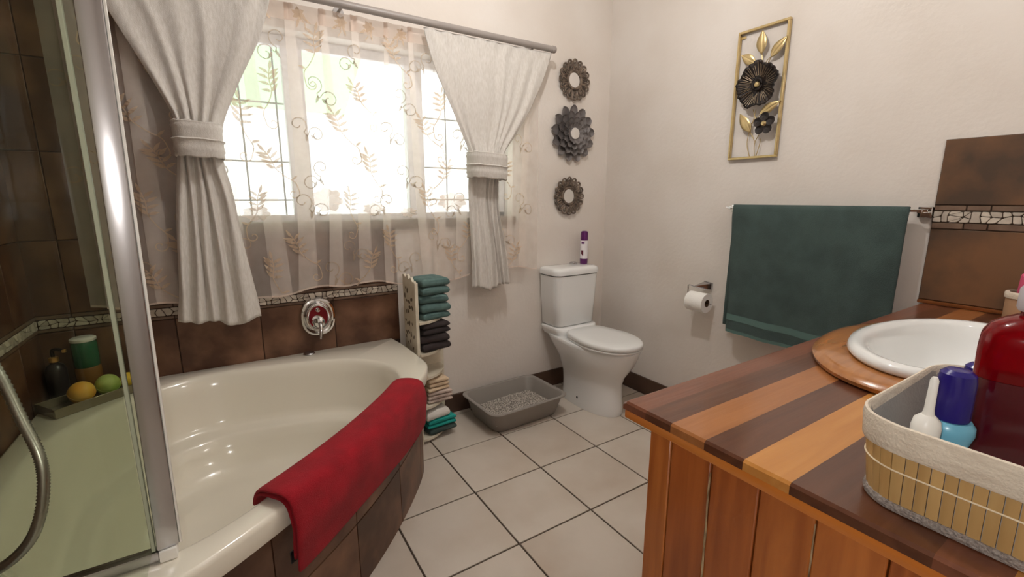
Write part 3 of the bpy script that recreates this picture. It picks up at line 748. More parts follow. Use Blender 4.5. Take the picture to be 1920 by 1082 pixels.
# ================================================================== CORNER SHELF AND TOWELS
SX, SY = -1.437, -.078
cs = thing('corner_shelf', 'narrow ivory shelf unit with a fretwork side beside the bath', 'shelf', (SX, SY, 0))
ob('side_panel', mk('m', *(lambda P: ([(-.006, y, z) for y, z in P]+[(.006, y, z) for y, z in P], [tuple(range(len(P))), tuple(range(2*len(P)-1, len(P)-1, -1))]+[(i, (i+1) % len(P), len(P)+(i+1) % len(P), len(P)+i) for i in range(len(P))]))(
    [(0, 0), (-.165, 0), (-.165, .815), (-.158, .845), (-.14, .838), (-.115, .858), (-.09, .845), (-.07, .868), (-.04, .85), (-.015, .862), (0, .858)]), False), M['shelf'], cs)
ob('edge_rail', box(.016, .012, .84, .003, 1, False), M['shelf'], cs, (0, -.170, 0)); 
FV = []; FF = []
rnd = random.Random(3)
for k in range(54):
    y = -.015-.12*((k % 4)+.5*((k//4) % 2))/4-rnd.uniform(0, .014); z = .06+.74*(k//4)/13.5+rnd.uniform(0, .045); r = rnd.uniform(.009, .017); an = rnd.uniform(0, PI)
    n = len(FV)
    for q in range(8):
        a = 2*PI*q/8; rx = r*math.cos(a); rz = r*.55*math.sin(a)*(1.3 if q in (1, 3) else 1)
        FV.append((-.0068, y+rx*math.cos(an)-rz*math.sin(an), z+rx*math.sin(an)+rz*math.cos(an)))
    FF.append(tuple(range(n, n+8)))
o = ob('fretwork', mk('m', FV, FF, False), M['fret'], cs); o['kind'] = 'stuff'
ob('back_panel', box(.20, .008, .62, .002, 1, False), M['shelf'], cs, (.103, .0, .0))
def shelf_mesh(r, h):
    pts = [(0, 0)]+[(r*math.cos(-PI/2*k/14), r*math.sin(-PI/2*k/14)) for k in range(15)]
    return loft([[(a, b, z) for a, b in pts] for z in (0, h)], True, True, True)
sm = shelf_mesh(.178, .012)
SHZ = (.632, .470, .345, .188, .018)
for z in SHZ: ob('shelf_board', sm, M['shelf'], cs, (.006, -.005, z))
def folded(name, label, m, x, y, z, lx, ly, h, rot, layers=2, group=None, seed=0, m2=None):
    """folded towel: layered slab with rounded folds facing +x/-y"""
    t = thing(name, label, 'towel', (x, y, z), (0, 0, rot), group)
    hl = h/layers
    for q in range(layers):
        n = 40; rings = []
        for i in range(17):
            f = i/16; yy = -ly/2+ly*f; e = .55+.45*min(1, (min(f, 1-f)/.10))**.5
            r = []
            for k in range(n):
                a = 2*PI*k/n; ca, sa = math.cos(a), math.sin(a)
                px = (abs(ca)**.30)*(1 if ca > 0 else -1)*lx/2*(.96+.04*e)
                pz = (abs(sa)**.55)*(1 if sa > 0 else -1)*hl*.5*e
                if ca < -.2 or abs(f-.5) > .44: pz *= 1-.25*math.exp(-(sa/.3)**2)
                nz_ = noise.noise(Vector((px*11+seed, yy*11, q*3.1+seed)))
                r.append((px+nz_*.008, yy+nz_*.008, hl*(q+.5)+pz*(1.0+.05*nz_)-.10*hl*(abs(px)/(lx/2))**3))
            rings.append(r)
        ob('fold', loft(rings, True, True, True, True, 80), m2 if (m2 and q == 0) else m, t)
    return t
def stack(base, items, x, y, grp):
    z = base
    for k, (lab, m, h, lx, ly, rot, dx, dy, lay) in enumerate(items):
        folded('folded_towel', lab, m, x+dx, y+dy, z, lx, ly, h-.001, rot, lay, grp, k*1.7+base*9); z += h
top = SHZ[0]+.0125
stack(top, [('lowest folded green towel of the upper shelf stack', M['teal2'], .036, .152, .150, .15, .0, .0, 1),
            ('second folded green towel from the upper shelf board', M['teal2'], .046, .158, .150, .05, .006, .0, 1),
            ('third folded green towel up on the upper shelf', M['teal2'], .042, .152, .150, -.05, .0, 0, 1),
            ('topmost thick folded green towel on the shelf unit', M['teal2'], .082, .152, .150, .1, .002, 0, 2)], SX+.098, SY-.088, 'green towels on the upper shelf')
top = SHZ[1]+.0125
stack(top, [('lowest folded charcoal towel under two others', M['char'], .042, .152, .150, .1, .0, 0, 1),
            ('middle folded charcoal towel of the dark stack', M['char'], .044, .152, .150, -.03, .0, 0, 1),
            ('topmost thick charcoal towel below the upper shelf board', M['char'], .062, .150, .150, .12, 0, 0, 2)], SX+.098, SY-.088, 'charcoal towels on the second shelf')
top = SHZ[3]+.0125
stack(top, [('folded pale striped cloth under the beige towel', M['blush'], .062, .135, .15, .0, .012, 0, 3),
            ('folded beige towel low down beside the bath apron', M['beige'], .066, .115, .14, .1, .004, 0, 3)], SX+.10, SY-.085, 'small towels on the low shelf')
top = SHZ[4]+.0125
stack(top, [('dark grey folded towel at the very bottom of the shelf unit', M['teal'], .036, .160, .150, .1, .012, 0, 1),
            ('bright teal folded towel near the floor', M['teal3'], .046, .158, .150, .05, .010, -.002, 2),
            ('white folded towel lying on the bright teal one', M['white_t'], .052, .13, .15, .1, -.012, 0, 1)], SX+.104, SY-.088, 'towels on the bottom shelf')

# ================================================================== TOILET
TX = -.375
to = thing('toilet', 'white close-coupled toilet with closed lid in the room corner', 'toilet', (TX, 0, 0))
def dshape(hw, yf, yb, z, wb=None, n=48, sq=.55):
    """plan outline: elliptical nose at yf, squarer at yb; wb = half width at the back"""
    wb = hw if wb is None else wb; ym = yb-(yb-yf)*.48; r = []
    for k in range(n):
        a = 2*PI*k/n; ca, sa = math.cos(a), math.sin(a)
        if sa < 0: x = hw*(abs(ca)**.92)*(1 if ca > 0 else -1); y = ym+(ym-yf)*sa
        else:
            y = ym+(yb-ym)*(sa**sq); ww_ = hw+(wb-hw)*((y-ym)/(yb-ym))
            x = ww_*(abs(ca)**.5)*(1 if ca > 0 else -1)
        r.append((x, y, z))
    return r
Rg = [dshape(.112, -.566, -.14, 0), dshape(.114, -.570, -.14, .012), dshape(.111, -.566, -.14, .05), dshape(.108, -.560, -.14, .12), dshape(.110, -.558, -.135, .18), dshape(.122, -.572, -.125, .225),
      dshape(.142, -.604, -.105, .27, .125), dshape(.158, -.634, -.075, .315, .14), dshape(.168, -.652, -.04, .355, .152), dshape(.173, -.662, -.018, .385, .158), dshape(.174, -.664, -.012, .398, .160), dshape(.170, -.658, -.014, .404, .158), dshape(.12, -.56, -.02, .405, .15)]
ob('pan', loft(Rg, True, True, True, True, 50), M['ceramic'], to)
def rrect(hx, y0, y1, z, r, n=8):
    P = []
    for cx, cy_, a0 in ((hx-r, y1-r*.4, 0), (-hx+r, y1-r*.4, PI/2), (-hx+r, y0+r, PI), (hx-r, y0+r, 1.5*PI)):
        for k in range(n+1):
            a = a0+PI/2*k/n; ry = r*.4 if a0 < PI*.9 else r
            P.append((cx+r*math.cos(a), cy_+ry*math.sin(a), z))
    return P
ob('cistern_ledge', loft([rrect(.140, -.215, -.012, .395, .05), rrect(.158, -.215, -.012, .43, .05), rrect(.162, -.205, -.012, .448, .05), rrect(.158, -.20, -.014, .452, .05)], True, True, True, True, 60), M['ceramic'], to)
ob('cistern', loft([rrect(.146, -.175, -.010, .4555, .045), rrect(.152, -.182, -.008, .462, .045), rrect(.162, -.186, -.008, .62, .045), rrect(.171, -.190, -.008, .770, .045)], True, True, True, True, 60), M['ceramic'], to)
ob('cistern_lid', loft([rrect(.166, -.186, -.010, .773, .045), rrect(.176, -.196, -.006, .777, .048), rrect(.177, -.197, -.006, .800, .048), rrect(.170, -.190, -.010, .813, .045), rrect(.155, -.175, -.02, .819, .04), rrect(.08, -.13, -.06, .821, .02)], True, True, True, True, 60), M['ceramic'], to)
def lidshape(sc, z, top=False): return [(p[0]*sc, -.435+(p[1]+.435)*sc, z) for p in dshape(.172, -.672, -.205, 0, .135, 56, .30)]
ob('seat', loft([lidshape(.975, .4065), lidshape(.985, .409), lidshape(.985, .416), lidshape(.97, .418)], True, True, True, True, 60), M['seat'], to)
ob('seat_lid', loft([lidshape(.985, .4205), lidshape(1.0, .423), lidshape(1.0, .437), lidshape(.985, .444), lidshape(.94, .448), lidshape(.6, .450), lidshape(.05, .4505)], True, True, True, True, 70), M['seat'], to)
for s in (-1, 1): ob('hinge', tube([(s*.075-.02, -.208, .418), (s*.075+.02, -.208, .418)], .011, 14), M['seat'], to)
fb = ob('flush_button', lathe([(0, 0), (.023, 0), (.024, .003), (.024, .014), (.021, .017), (0, .0175)], 28), M['satin'], to, (.040, -.085, .8205))
ob('button_split', box(.034, .002, .001), M['satin'], fb, (0, 0, .0178))
ob('bolt_cover', lathe([(0, 0), (.007, 0), (.007, .002), (.003, .004), (0, .004)], 14), M['dark'], to, (-.1095, -.33, .055), (0, -PI/2, 0))
# air freshener can
cn = thing('air_freshener', 'purple and white air freshener can on the toilet cistern', 'spray can', (TX+.125, -.085, .8205), (.0, .0, .3))
ob('can', lathe([(0, 0), (.023, 0), (.0245, .003), (.0245, .145), (.022, .155), (0, .155)], 28), M['purple'], cn)
ob('cap', lathe([(0, .155), (.0235, .155), (.0235, .190), (.021, .204), (.014, .208), (0, .208)], 28), M['purple'], cn)
def wrap(r, z0, z1, a0, a1, n=12, wav=0): return mk('m', *(lambda V: (V, [(2*k, 2*k+2, 2*k+3, 2*k+1) for k in range(n)]))([p for k in range(n+1) for p in ((r*math.cos(a0+(a1-a0)*k/n), r*math.sin(a0+(a1-a0)*k/n), z0+wav*math.sin(k)), (r*math.cos(a0+(a1-a0)*k/n), r*math.sin(a0+(a1-a0)*k/n), z1))]))
ob('label_wrap', wrap(.0251, .034, .150, -3.8, -1.3), M['label'], cn)
ob('berry_print', wrap(.0254, .058, .088, -3.35, -2.75, 6, .006), M['berry'], cn)
ob('name_band', wrap(.0254, .128, .140, -3.3, -2.5, 6), M['purple'], cn)
# litter tray
lt = thing('litter_tray', 'grey plastic cat litter tray on the floor beside the toilet', 'litter tray', (-.865, -.222, 0), (0, 0, math.radians(2)))
def rr2(hx, hy, z, r, n=7): return [(sx*(hx-r)+r*math.cos(a0+PI/2*k/n), sy*(hy-r)+r*math.sin(a0+PI/2*k/n), z) for sx, sy, a0 in ((1, 1, 0), (-1, 1, PI/2), (-1, -1, PI), (1, -1, 1.5*PI)) for k in range(n+1)]
ob('basin', loft([rr2(.20, .132, .002, .045), rr2(.212, .142, .012, .05), rr2(.240, .176, .122, .055), rr2(.256, .190, .124, .06), rr2(.257, .191, .130, .06), rr2(.252, .186, .133, .058), rr2(.240, .174, .131, .055), rr2(.235, .17, .124, .052), rr2(.208, .138, .016, .046), rr2(.19, .12, .010, .04)], True, True, True, True, 50), M['tray'], lt)
rnd = random.Random(4); LV = []; LF = []
def lit_h(x, y): return .048+.030*math.exp(-((x-.06)/.11)**2-((y-.02)/.08)**2)+.008*noise.noise(Vector((x*18, y*18, 0)))
gx, gy = 40, 26
bedv = [((i/gx-.5)*.425, (j/gy-.5)*.285, lit_h((i/gx-.5)*.425, (j/gy-.5)*.285)) for j in range(gy+1) for i in range(gx+1)]
bedf = [(j*(gx+1)+i, j*(gx+1)+i+1, (j+1)*(gx+1)+i+1, (j+1)*(gx+1)+i) for j in range(gy) for i in range(gx)]
for k in range(2600):
    x, y = rnd.uniform(-.205, .205), rnd.uniform(-.135, .135); z = lit_h(x, y)+.001; r = rnd.uniform(.0022, .0048); n = len(LV)
    e = Euler((rnd.uniform(0, 6), rnd.uniform(0, 6), 0)).to_matrix()
    for c in ((1, 0, 0), (-1, 0, 0), (0, 1, 0), (0, -1, 0), (0, 0, 1), (0, 0, -1)): LV.append(Vector((x, y, z))+e @ Vector(c)*r)
    LF += [tuple(n+i for i in f) for f in ((0, 2, 4), (2, 1, 4), (1, 3, 4), (3, 0, 4), (2, 0, 5), (1, 2, 5), (3, 1, 5), (0, 3, 5))]
o = ob('litter_granules', mk('m', *merge([(bedv, bedf), (LV, LF)]), smooth=False), M['litter'], lt); o['kind'] = 'stuff'

# ================================================================== WALL MIRRORS
def ring_mirror(label, cx, cz, R_):
    t = thing('carved_mirror', label, 'mirror', (cx, -.001, cz), (0, 0, 0), 'small carved mirrors on the window wall')
    parts = []
    def Q(r, a, y=-.012): return (r*math.cos(a), y, r*math.sin(a))
    for rad, th_ in ((.052, .006), (.047, .005)): parts.append(tube_vf([Q(rad, 2*PI*k/40, -.014) for k in range(40)], th_, 8, True))
    n = 16
    for k in range(n):
        a = 2*PI*k/n; pts = []
        for q in range(18):
            b = 2*PI*q/18; rr_ = .086+.029*math.cos(b); aw = .190*math.sin(b)*(.75+.25*math.cos(b))
            pts.append(Q(rr_, a+aw, -.012-.004*math.cos(b)))
        parts.append(tube_vf(pts, .0056, 6, True))
        pts = [Q(.083+.015*math.cos(2*PI*q/12), a+.085*math.sin(2*PI*q/12), -.016) for q in range(12)]
        parts.append(tube_vf(pts, .0042, 6, True))
        a2 = a+PI/n
        parts.append(tube_vf([Q(.056, a2, -.01), Q(.078, a2-.04, -.013), Q(.092, a2+.03, -.014)], .0045, 6))
    ob('carved_frame', mk('m', *merge(parts)), M['bronze'], t)
    ob('glass', lathe([(0, 0), (.046, 0), (.045, .003), (0, .0032)], 40), M['mirror'], t, (0, -.010, 0), (PI/2, 0, 0))
    ob('backing', lathe([(0, 0), (.058, 0), (.058, .009), (0, .009)], 40), M['bronze'], t, (0, -.0005, 0), (PI/2, 0, 0))
ring_mirror('top carved bronze ring mirror, above the flower mirror', -.303, 1.928, .12)
ring_mirror('bottom carved bronze ring mirror, below the flower mirror', -.325, 1.245, .12)
t = thing('flower_mirror', 'slate dahlia-petal mirror between the two carved ring mirrors', 'mirror', (-.306, -.001, 1.620))
def petal_mesh(ln, wd, r0, lift, cup):
    rows = []
    for i in range(11):
        f = i/10; r = r0+(ln-r0)*f; wv = wd*((.5+.5*f/.62) if f < .62 else math.sqrt(max(.02, 1-((f-.62)/.39)**2))); row = []
        for k in range(7):
            g = -1+2*k/6; row.append((g*wv, -(lift*f+cup*(1-g*g)*-.6*math.sin(PI*f)+cup*g*g*f), r-(.10*wd*abs(g)*f)))
        rows.append(row)
    me = loft(rows, False, angle=80); return me
for ln, wd, r0, n, y, lift, cup, ph in ((.170, .031, .05, 13, -.004, .012, .008, 0), (.132, .029, .04, 13, -.010, .018, .008, .24), (.098, .024, .03, 12, -.018, .02, .007, .1), (.066, .019, .025, 11, -.026, .018, .005, 0)):
    pm = petal_mesh(ln, wd, r0, lift, cup); 
    for k in range(n):
        o = ob('petal', pm, M['dahlia'], t, (0, y, 0), (0, 2*PI*k/n+ph, 0))
        if k == 0 and False: pass
ob('core', lathe([(0, 0), (.05, 0), (.042, .026), (.036, .034), (0, .034)], 32), M['dahlia'], t, (0, 0, 0), (PI/2, 0, 0))
ob('glass', lathe([(0, 0), (.034, 0), (.033, .003), (0, .0032)], 32), M['mirror'], t, (0, -.034, 0), (PI/2, 0, 0))

# ================================================================== METAL WALL ART
AY, AZ = -.990, 1.709
wa = thing('metal_wall_art', 'gold framed metal flower wall art with black blooms and gold leaves', 'wall art', (0, AY, AZ))
def apx(u, v, d=.022):                      # crop pixel of the artwork -> local point
    p = on(0, -d, 1350+u*.268, 20+v*.268); return Vector((-d, p.y-AY, p.z-AZ))
y0, y1, z0, z1 = -1.109-AY, -.872-AY, 1.417-AZ, 2.000-AZ
fw = .011
for a in ((y0, y1, z0, z0+fw), (y0, y1, z1-fw, z1), (y0, y0+fw, z0+fw, z1-fw), (y1-fw, y1, z0+fw, z1-fw)):
    boxo('frame_bar', -.020, -.004, a[0], a[1], a[2], a[3], M['gold'], wa, .0015, 1)
boxo('hanger', -.006, -.0, y1-.03, y1-.008, z1-.03, z1-.02, M['gold'], wa)
def art_leaf(b, tip, wd, d):
    P = apx(*b, d); Q = apx(*tip, d); ax = Q-P; ln = ax.length; ax.normalize(); sd = Vector((1, 0, 0)).cross(ax).normalized(); V = []; F = []
    n = 10
    for k in range(n+1):
        f = k/n; h = wd*.268/520*.5*math.sin(PI*f**.85)
        c = P+ax*ln*f
        V += [c+sd*h+Vector((-.006, 0, 0))*math.sin(PI*f), c+Vector((-.000, 0, 0)), c-sd*h+Vector((-.006, 0, 0))*math.sin(PI*f)]
    for k in range(n): F += [(3*k, 3*k+3, 3*k+4, 3*k+1), (3*k+1, 3*k+4, 3*k+5, 3*k+2)]
    o = ob('leaf', mk('m', V, F, True, 20), M['gold'], wa); m = o.modifiers.new('s', 'SOLIDIFY'); m.thickness = .0012
for b, tp, wd in (((292, 305), (300, 132), 92), ((353, 328), (472, 172), 84), ((252, 368), (150, 313), 84), ((275, 725), (428, 628), 84), ((214, 852), (138, 722), 88)): art_leaf(b, tp, wd, .024)
for pts in ([(240, 1022), (238, 960), (246, 915), (272, 868)], [(240, 915), (228, 880), (208, 848)], [(204, 1020), (190, 950), (196, 880), (232, 770), (252, 690)], [(212, 800), (240, 765), (285, 722)], [(232, 690), (240, 730), (252, 765)], [(297, 365), (294, 300)], [(318, 375), (332, 345), (355, 325)], [(328, 378), (345, 350), (358, 325)], [(250, 1018), (275, 940), (282, 895)]):
    ob('stem', tube(spline([apx(*p, .016) for p in pts], 5), .0018, 6), M['gold'], wa)
fc = apx(264, 518, .03)
V = [fc+Vector((.006, 0, 0))]; F = []; NR, NA = 9, 120
def frad(a): return .098*(1+.055*math.sin(5*a+.7)+.03*math.sin(9*a)+.015*math.sin(23*a))
for i in range(1, NR+1):
    f = i/NR
    for k in range(NA):
        a = 2*PI*k/NA; r = frad(a)*f
        rip = (.0022 if k % 4 < 2 else -.0022)*f
        V.append(fc+Vector((.006-.020*f*f+rip+.006*f*math.sin(5*a), r*math.cos(a)*.97, r*math.sin(a)*1.02)))
for k in range(NA): F.append((0, 1+k, 1+(k+1) % NA))
for i in range(NR-1):
    for k in range(NA): F.append((1+i*NA+k, 1+i*NA+(k+1) % NA, 1+(i+1)*NA+(k+1) % NA, 1+(i+1)*NA+k))
bl = ob('large_bloom', mk('m', V, F, True, 80), M['black_metal'], wa); m = bl.modifiers.new('s', 'SOLIDIFY'); m.thickness = .001
parts = []
rnd = random.Random(9)
for k in range(46):
    a = 2*PI*k/46+rnd.uniform(-.03, .03); r0 = rnd.uniform(.36, .5); r1 = rnd.uniform(.78, .95); pts = []
    for q in range(5):
        f = r0+(r1-r0)*q/4; r = frad(a)*f
        pts.append(fc+Vector((.006-.020*f*f-.0035+.006*f*math.sin(5*a), r*math.cos(a)*.97, r*math.sin(a)*1.02)))
    parts.append(tube_vf(pts, .0012, 5))
ob('bloom_ribs', mk('m', *merge(parts)), M['rib'], bl)
parts = []
for k in range(3):
    a = k*2.1; parts.append(tube_vf([fc+Vector((-.006, .022*math.cos(a+b), .022*math.sin(a+b))) for b in (-.9, -.45, 0, .45, .9)], [.003, .006, .008, .006, .003], 7))
ob('inner_petals', mk('m', *merge(parts)), M['black_metal'], bl)
ob('bloom_centre', lathe([(0, 0), (.012, 0), (.013, .004), (.009, .010), (0, .012)], 8, True, 20), M['gold'], bl, fc+Vector((-.004, 0, 0)), (0, -PI/2, 0))
sc_ = apx(312, 790, .030)
sb = bpy.data.objects.new('small_bloom', None); COL.objects.link(sb); sb.parent = wa; sb.location = sc_
for k in range(5):
    a = PI/2+2*PI*k/5; rows = []
    for i in range(6):
        f = i/5; row = []
        for q in range(6):
            b = 2*PI*q/6; rad = .0255*f
            row.append((-.004*f*f-.004+.003*math.sin(b), .030*math.cos(a)+rad*math.cos(b), .030*math.sin(a)+rad*1.0*math.sin(b)))
        rows.append(row)
    o = ob('petal', loft(rows, True, True, False, True, 80), M['black_metal'], sb); m = o.modifiers.new('s', 'SUBSURF'); m.levels = m.render_levels = 1; m2 = o.modifiers.new('t', 'SOLIDIFY'); m2.thickness = .0015
ob('bloom_centre', lathe([(0, 0), (.012, 0), (.013, .004), (.008, .010), (0, .011)], 7, True, 20), M['gold'], sb, (-.006, 0, 0), (0, -PI/2, 0))

# ================================================================== TOWEL RAIL, TOWEL, PAPER
RY0, RY1, RZ, RX = -1.690, -.918, 1.188, -.066
tr = thing('towel_rail', 'square chrome towel rail that carries the big green towel', 'towel rail', (0, (RY0+RY1)/2, RZ))
ob('rail', box(.010, RY1-RY0, .010, .0015, 1), M['chrome'], tr, (RX, 0, 0))
for s in (-1, 1):
    yy = s*((RY1-RY0)/2-.022)
    p = ob('mount', box(.022, .042, .040, .002, 1), M['chrome'], tr, (-.0112, yy, -.006))
    ob('arm', box(.062, .016, .014, .002, 1), M['chrome'], p, (-.030, 0, .004))
bt = thing('bath_towel', 'large dark green bath towel hanging from the chrome rail', 'towel', (RX, -1.30, RZ))
def hang(yL, yR, zb, sx, seed, skew=0.0):
    rows = []
    NZ, NY = 40, 60
    for i in range(NZ+1):
        v = i/NZ; row = []
        for j in range(NY+1):
            s = j/NY
            zbot = zb+.010*math.sin(s*5+seed)+skew*s
            z = .0105*(1-min(1, v*14))**2+.003-(RZ-zbot)*v
            y = yL+(yR-yL)*s-(.028*v*(1-s))*(1 if sx < 0 else -.3)
            fold = .016*math.sin(s*11+seed+v*1.2)+.006*math.sin(s*25+v*2+seed)+.005*noise.noise(Vector((s*6, v*8, seed)))
            x = sx*(.009*min(1, v*14)**.5+.004)+fold*(.15+.85*v)*.8*min(1, v*6)+sx*.012*v
            row.append((x, y+1.30, z))
        rows.append(row)
    return rows
fr = hang(-.962, -1.640, .562, -1, 1.3, .012); bk = hang(-.958, -1.630, .602, 1, 4.0, 0)
fr_me = loft(fr, False, angle=80); o = ob('front_layer', fr_me, M['teal'], bt); m = o.modifiers.new('s', 'SOLIDIFY'); m.thickness = .008; m.offset = 0
o2 = ob('back_layer', loft(bk, False, angle=80), M['teal'], bt); m = o2.modifiers.new('s', 'SOLIDIFY'); m.thickness = .007; m.offset = 0
band = [[(p[0]-.0052, p[1], p[2]) for p in fr[i]] for i in (34, 35, 36)]
ob('woven_band', loft(band, False, angle=80), M['teal_hem'], o)
band = [[(p[0]-.0052, p[1], p[2]) for p in fr[i]] for i in (39, 40)]
ob('hem', loft(band, False, angle=80), M['teal_hem'], o)
th_ = thing('toilet_roll_holder', 'chrome bracket holding the toilet roll on the wall', 'holder', (0, -.815, .775))
ob('wall_plate', loft([[(x, y, z) for y, z in ((-.026, -.024), (.022, -.018), (.022, .018), (-.026, .012))] for x in (-.001, -.012)], True, True, True), M['satin'], th_)
ob('arm', loft([[(-.010, -.024, -.022), (-.010, .02, -.016), (-.010, .02, .016), (-.010, -.024, .010)], [(-.075, .026, -.010), (-.075, .034, -.010), (-.075, .034, -.004), (-.075, .026, -.004)]], True, True, True), M['satin'], th_)
ob('wire', tube(spline([(-.05, -.03, -.018), (-.075, .03, -.008), (-.078, .066, -.004), (-.078, .068, -.03), (-.078, .068, -.08), (-.078, .055, -.085), (-.078, -.075, -.085)], 5), .0032, 8), M['satin'], th_)
rl = thing('toilet_roll', 'white toilet roll on the chrome bracket', 'toilet roll', (-.078, -.815, .690))
n = 36
def ringy(r, y): return [(r*math.cos(2*PI*k/n), y, r*math.sin(2*PI*k/n)) for k in range(n)]
ob('paper', loft([ringy(.020, -.052), ringy(.0505, -.052), ringy(.0515, -.050), ringy(.0515, .050), ringy(.0505, .052), ringy(.020, .052)], True, False, False, True, 50), M['paper'], rl)
ob('core', loft([ringy(.0203, -.0515), ringy(.0203, .0515), ringy(.0190, .0515), ringy(.0190, -.0515), ringy(.0203, -.0515)], True, False, False, True, 50), M['card'], rl)

# ================================================================== VANITY
VX0, VX1, VY0, VY1, VZ = -1.560, -.012, -2.335, -1.700, .850
vn = thing('vanity_cabinet', 'orange-brown plank vanity cabinet under the striped worktop', 'cabinet', (-.78, -2.03, 0))
vo = Vector(vn.location)
def vbox(name, x0, x1, y0, y1, z0, z1, m, par=vn, bev=.0015): 
    off = Vector(par.location)+(vo if par is not vn else Vector()) if par is not vn else vo
    return ob(name, box(x1-x0, y1-y0, z1-z0, bev, 1), m, par, Vector(((x0+x1)/2, (y0+y1)/2, (z0+z1)/2))-off)
ob('carcass', multi_box([tuple(q-(vo.x, vo.x, vo.y, vo.y, 0, 0)[i] for i, q in enumerate(b)) for b in ((-1.520, -.02, -1.790, -1.774, .0, .800), (-1.520, -.02, -2.33, -2.315, .0, .800), (-1.520, -1.505, -2.315, -1.775, 0, .8), (-.035, -.02, -2.315, -1.775, 0, .8), (-1.505, -.035, -2.315, -1.775, .05, .065))]), M['w_dark'], vn)
pj = [-1.752, -1.801, -1.881, -1.961, -2.039, -2.12, -2.20, -2.28, -2.325]
for k, (a, b) in enumerate(zip(pj, pj[1:])):
    vbox('end_plank', -1.541, -1.521, b+.0012, a-.0012, .0, .8155, (M['w_panel'], M['w_panel2'], M['w_panel2'], M['w_panel'])[k % 4], bev=.002)
# splintered cracks between planks
def crack(y, zt, zb, wd, seed):
    rnd_ = random.Random(seed); V = []; n = 26
    for k in range(n+1):
        z = zt+(zb-zt)*k/n; c = y+.004*noise.noise(Vector((z*9, seed, 0)))-.018*(k/n)*.4; h = wd*(.25+.75*abs(noise.noise(Vector((z*14, seed+3, 0))))+.2*math.sin(PI*k/n))
        V += [(-1.5425-vo.x, c+h-vo.y, z), (-1.5445-vo.x, c-vo.y+rnd_.uniform(-.3, .3)*h, z), (-1.5425-vo.x, c-h-vo.y, z)]
    F = []
    for k in range(n): F += [(3*k, 3*k+3, 3*k+4, 3*k+1), (3*k+1, 3*k+4, 3*k+5, 3*k+2)]
    ob('splintered_edge', mk('m', V, F, False), M['splinter'], vn)
crack(-1.881, .79, .02, .0045, 1); crack(-2.039, .80, .02, .002, 5)
yy = [-1.522, -1.28, -1.02, -.77, -.52, -.27, -.03]
for a, b in zip(yy, yy[1:]):
    d = vbox('door', a+.004, b-.004, -1.773, -1.7545, .06, .79, M['w_panel'], bev=.003)
    ob('knob', lathe([(0, 0), (.006, 0), (.006, .01), (.013, .016), (.013, .022), (.008, .027), (0, .028)], 16), M['w_dark'], d, (.0, .009, .2), (-PI/2, 0, 0))
# worktop
wt = thing('worktop', 'polished wooden worktop of dark, amber and golden strips', 'worktop', (-.78, -2.03, VZ-.017))
wo = Vector(wt.location)
BCX, BCY, BA, BB = -.757, -1.966, .266, .146               # bowl opening
strips = [(-1.700, -1.755, 'w_red'), (-1.755, -1.811, 'w_dark'), (-1.811, -1.877, 'w_mid'), (-1.877, -1.942, 'w_dark'), (-1.942, -2.009, 'w_gold'), (-2.009, -2.160, 'w_dark'), (-2.160, -2.215, 'w_red'), (-2.215, -2.275, 'w_gold'), (-2.275, -2.335, 'w_dark')]
for a, b, mname in strips:
    V = []; F = []; n = 8
    segs = []
    yv = [a+(b-a)*k/n for k in range(n+1)]
    def cutx(y):
        q = 1-((y-BCY)/BB)**2; return BA*math.sqrt(q) if q > 0 else 0.0
    hit = any(cutx(y) > 0 for y in yv)
    sides = [(-1, ), (1, )] if hit else [(0, )]
    for (sd,) in sides:
        V = []; F = []; base = 0
        for y in yv:
            c = cutx(y)
            if sd == 0: xa, xb = VX0, VX1
            elif sd < 0: xa, xb = VX0, BCX-c
            else: xa, xb = BCX+c, VX1
            e = .004 if (a == -1.700 and y == a) else 0.0
            for x, z in ((xa, 0), (xb, 0), (xb, .017-e), (xa+.004, .017-e), (xa, .013-e)): V.append((x-wo.x, y-wo.y, z))
        for k in range(n):
            for q in range(5): p = base+k*5; F.append((p+q, p+(q+1) % 5, p+5+(q+1) % 5, p+5+q))
        F += [tuple(base+q for q in range(5)), tuple(base+n*5+q for q in range(5))[::-1]]
        ob('strip', mk('m', V, F, False), M[mname], wt)
ob('edge_trim', box(.028, .625, .0165, .0025, 2), M['w_trim'], wt, (VX0+.0145-wo.x, -2.0165-wo.y, -.0085))
ob('edge_trim', box(1.515, .028, .0165, .0025, 2), M['w_trim'], wt, (-.788-wo.x+.015, -1.7145-wo.y, -.0085))
def ell(a, b, z, n=72): return [(a*math.cos(2*PI*k/n), b*math.sin(2*PI*k/n), z) for k in range(n)]
rg = loft([ell(BA+.005, BB+.005, 0), ell(.358, .234, 0), ell(.368, .244, .004), ell(.370, .246, .012), ell(.362, .238, .021), ell(.344, .220, .026), ell(.290, .163, .027), ell(BA+.005, BB+.005, .027), ell(BA+.005, BB+.005, 0)], True, False, False, True, 50)
rgo = ob('basin_ring', rg, M['w_ring'], wt, (BCX-wo.x, BCY-wo.y, .0175))
bs_ = thing('wash_basin', 'white oval ceramic wash basin set in a wooden ring', 'basin', (BCX, BCY, VZ+.028))
ob('bowl', loft([ell(0.2888, 0.1604, 0), ell(0.3005, 0.1721, .001), ell(0.3050, 0.1770, .008), ell(0.3014, 0.1731, .018), ell(0.2888, 0.1594, .024), ell(0.2736, 0.1447, .022), ell(0.2619, 0.1330, .012), ell(0.2512, 0.1242, -.02), ell(0.2287, 0.1105, -.07), ell(0.1794, 0.0861, -.115), ell(0.1076, 0.0538, -.138), ell(0.0269, 0.0293, -.145), ell(0.0020, 0.0020, -.146)], True, False, False, True, 60), M['ceramic'], bs_)
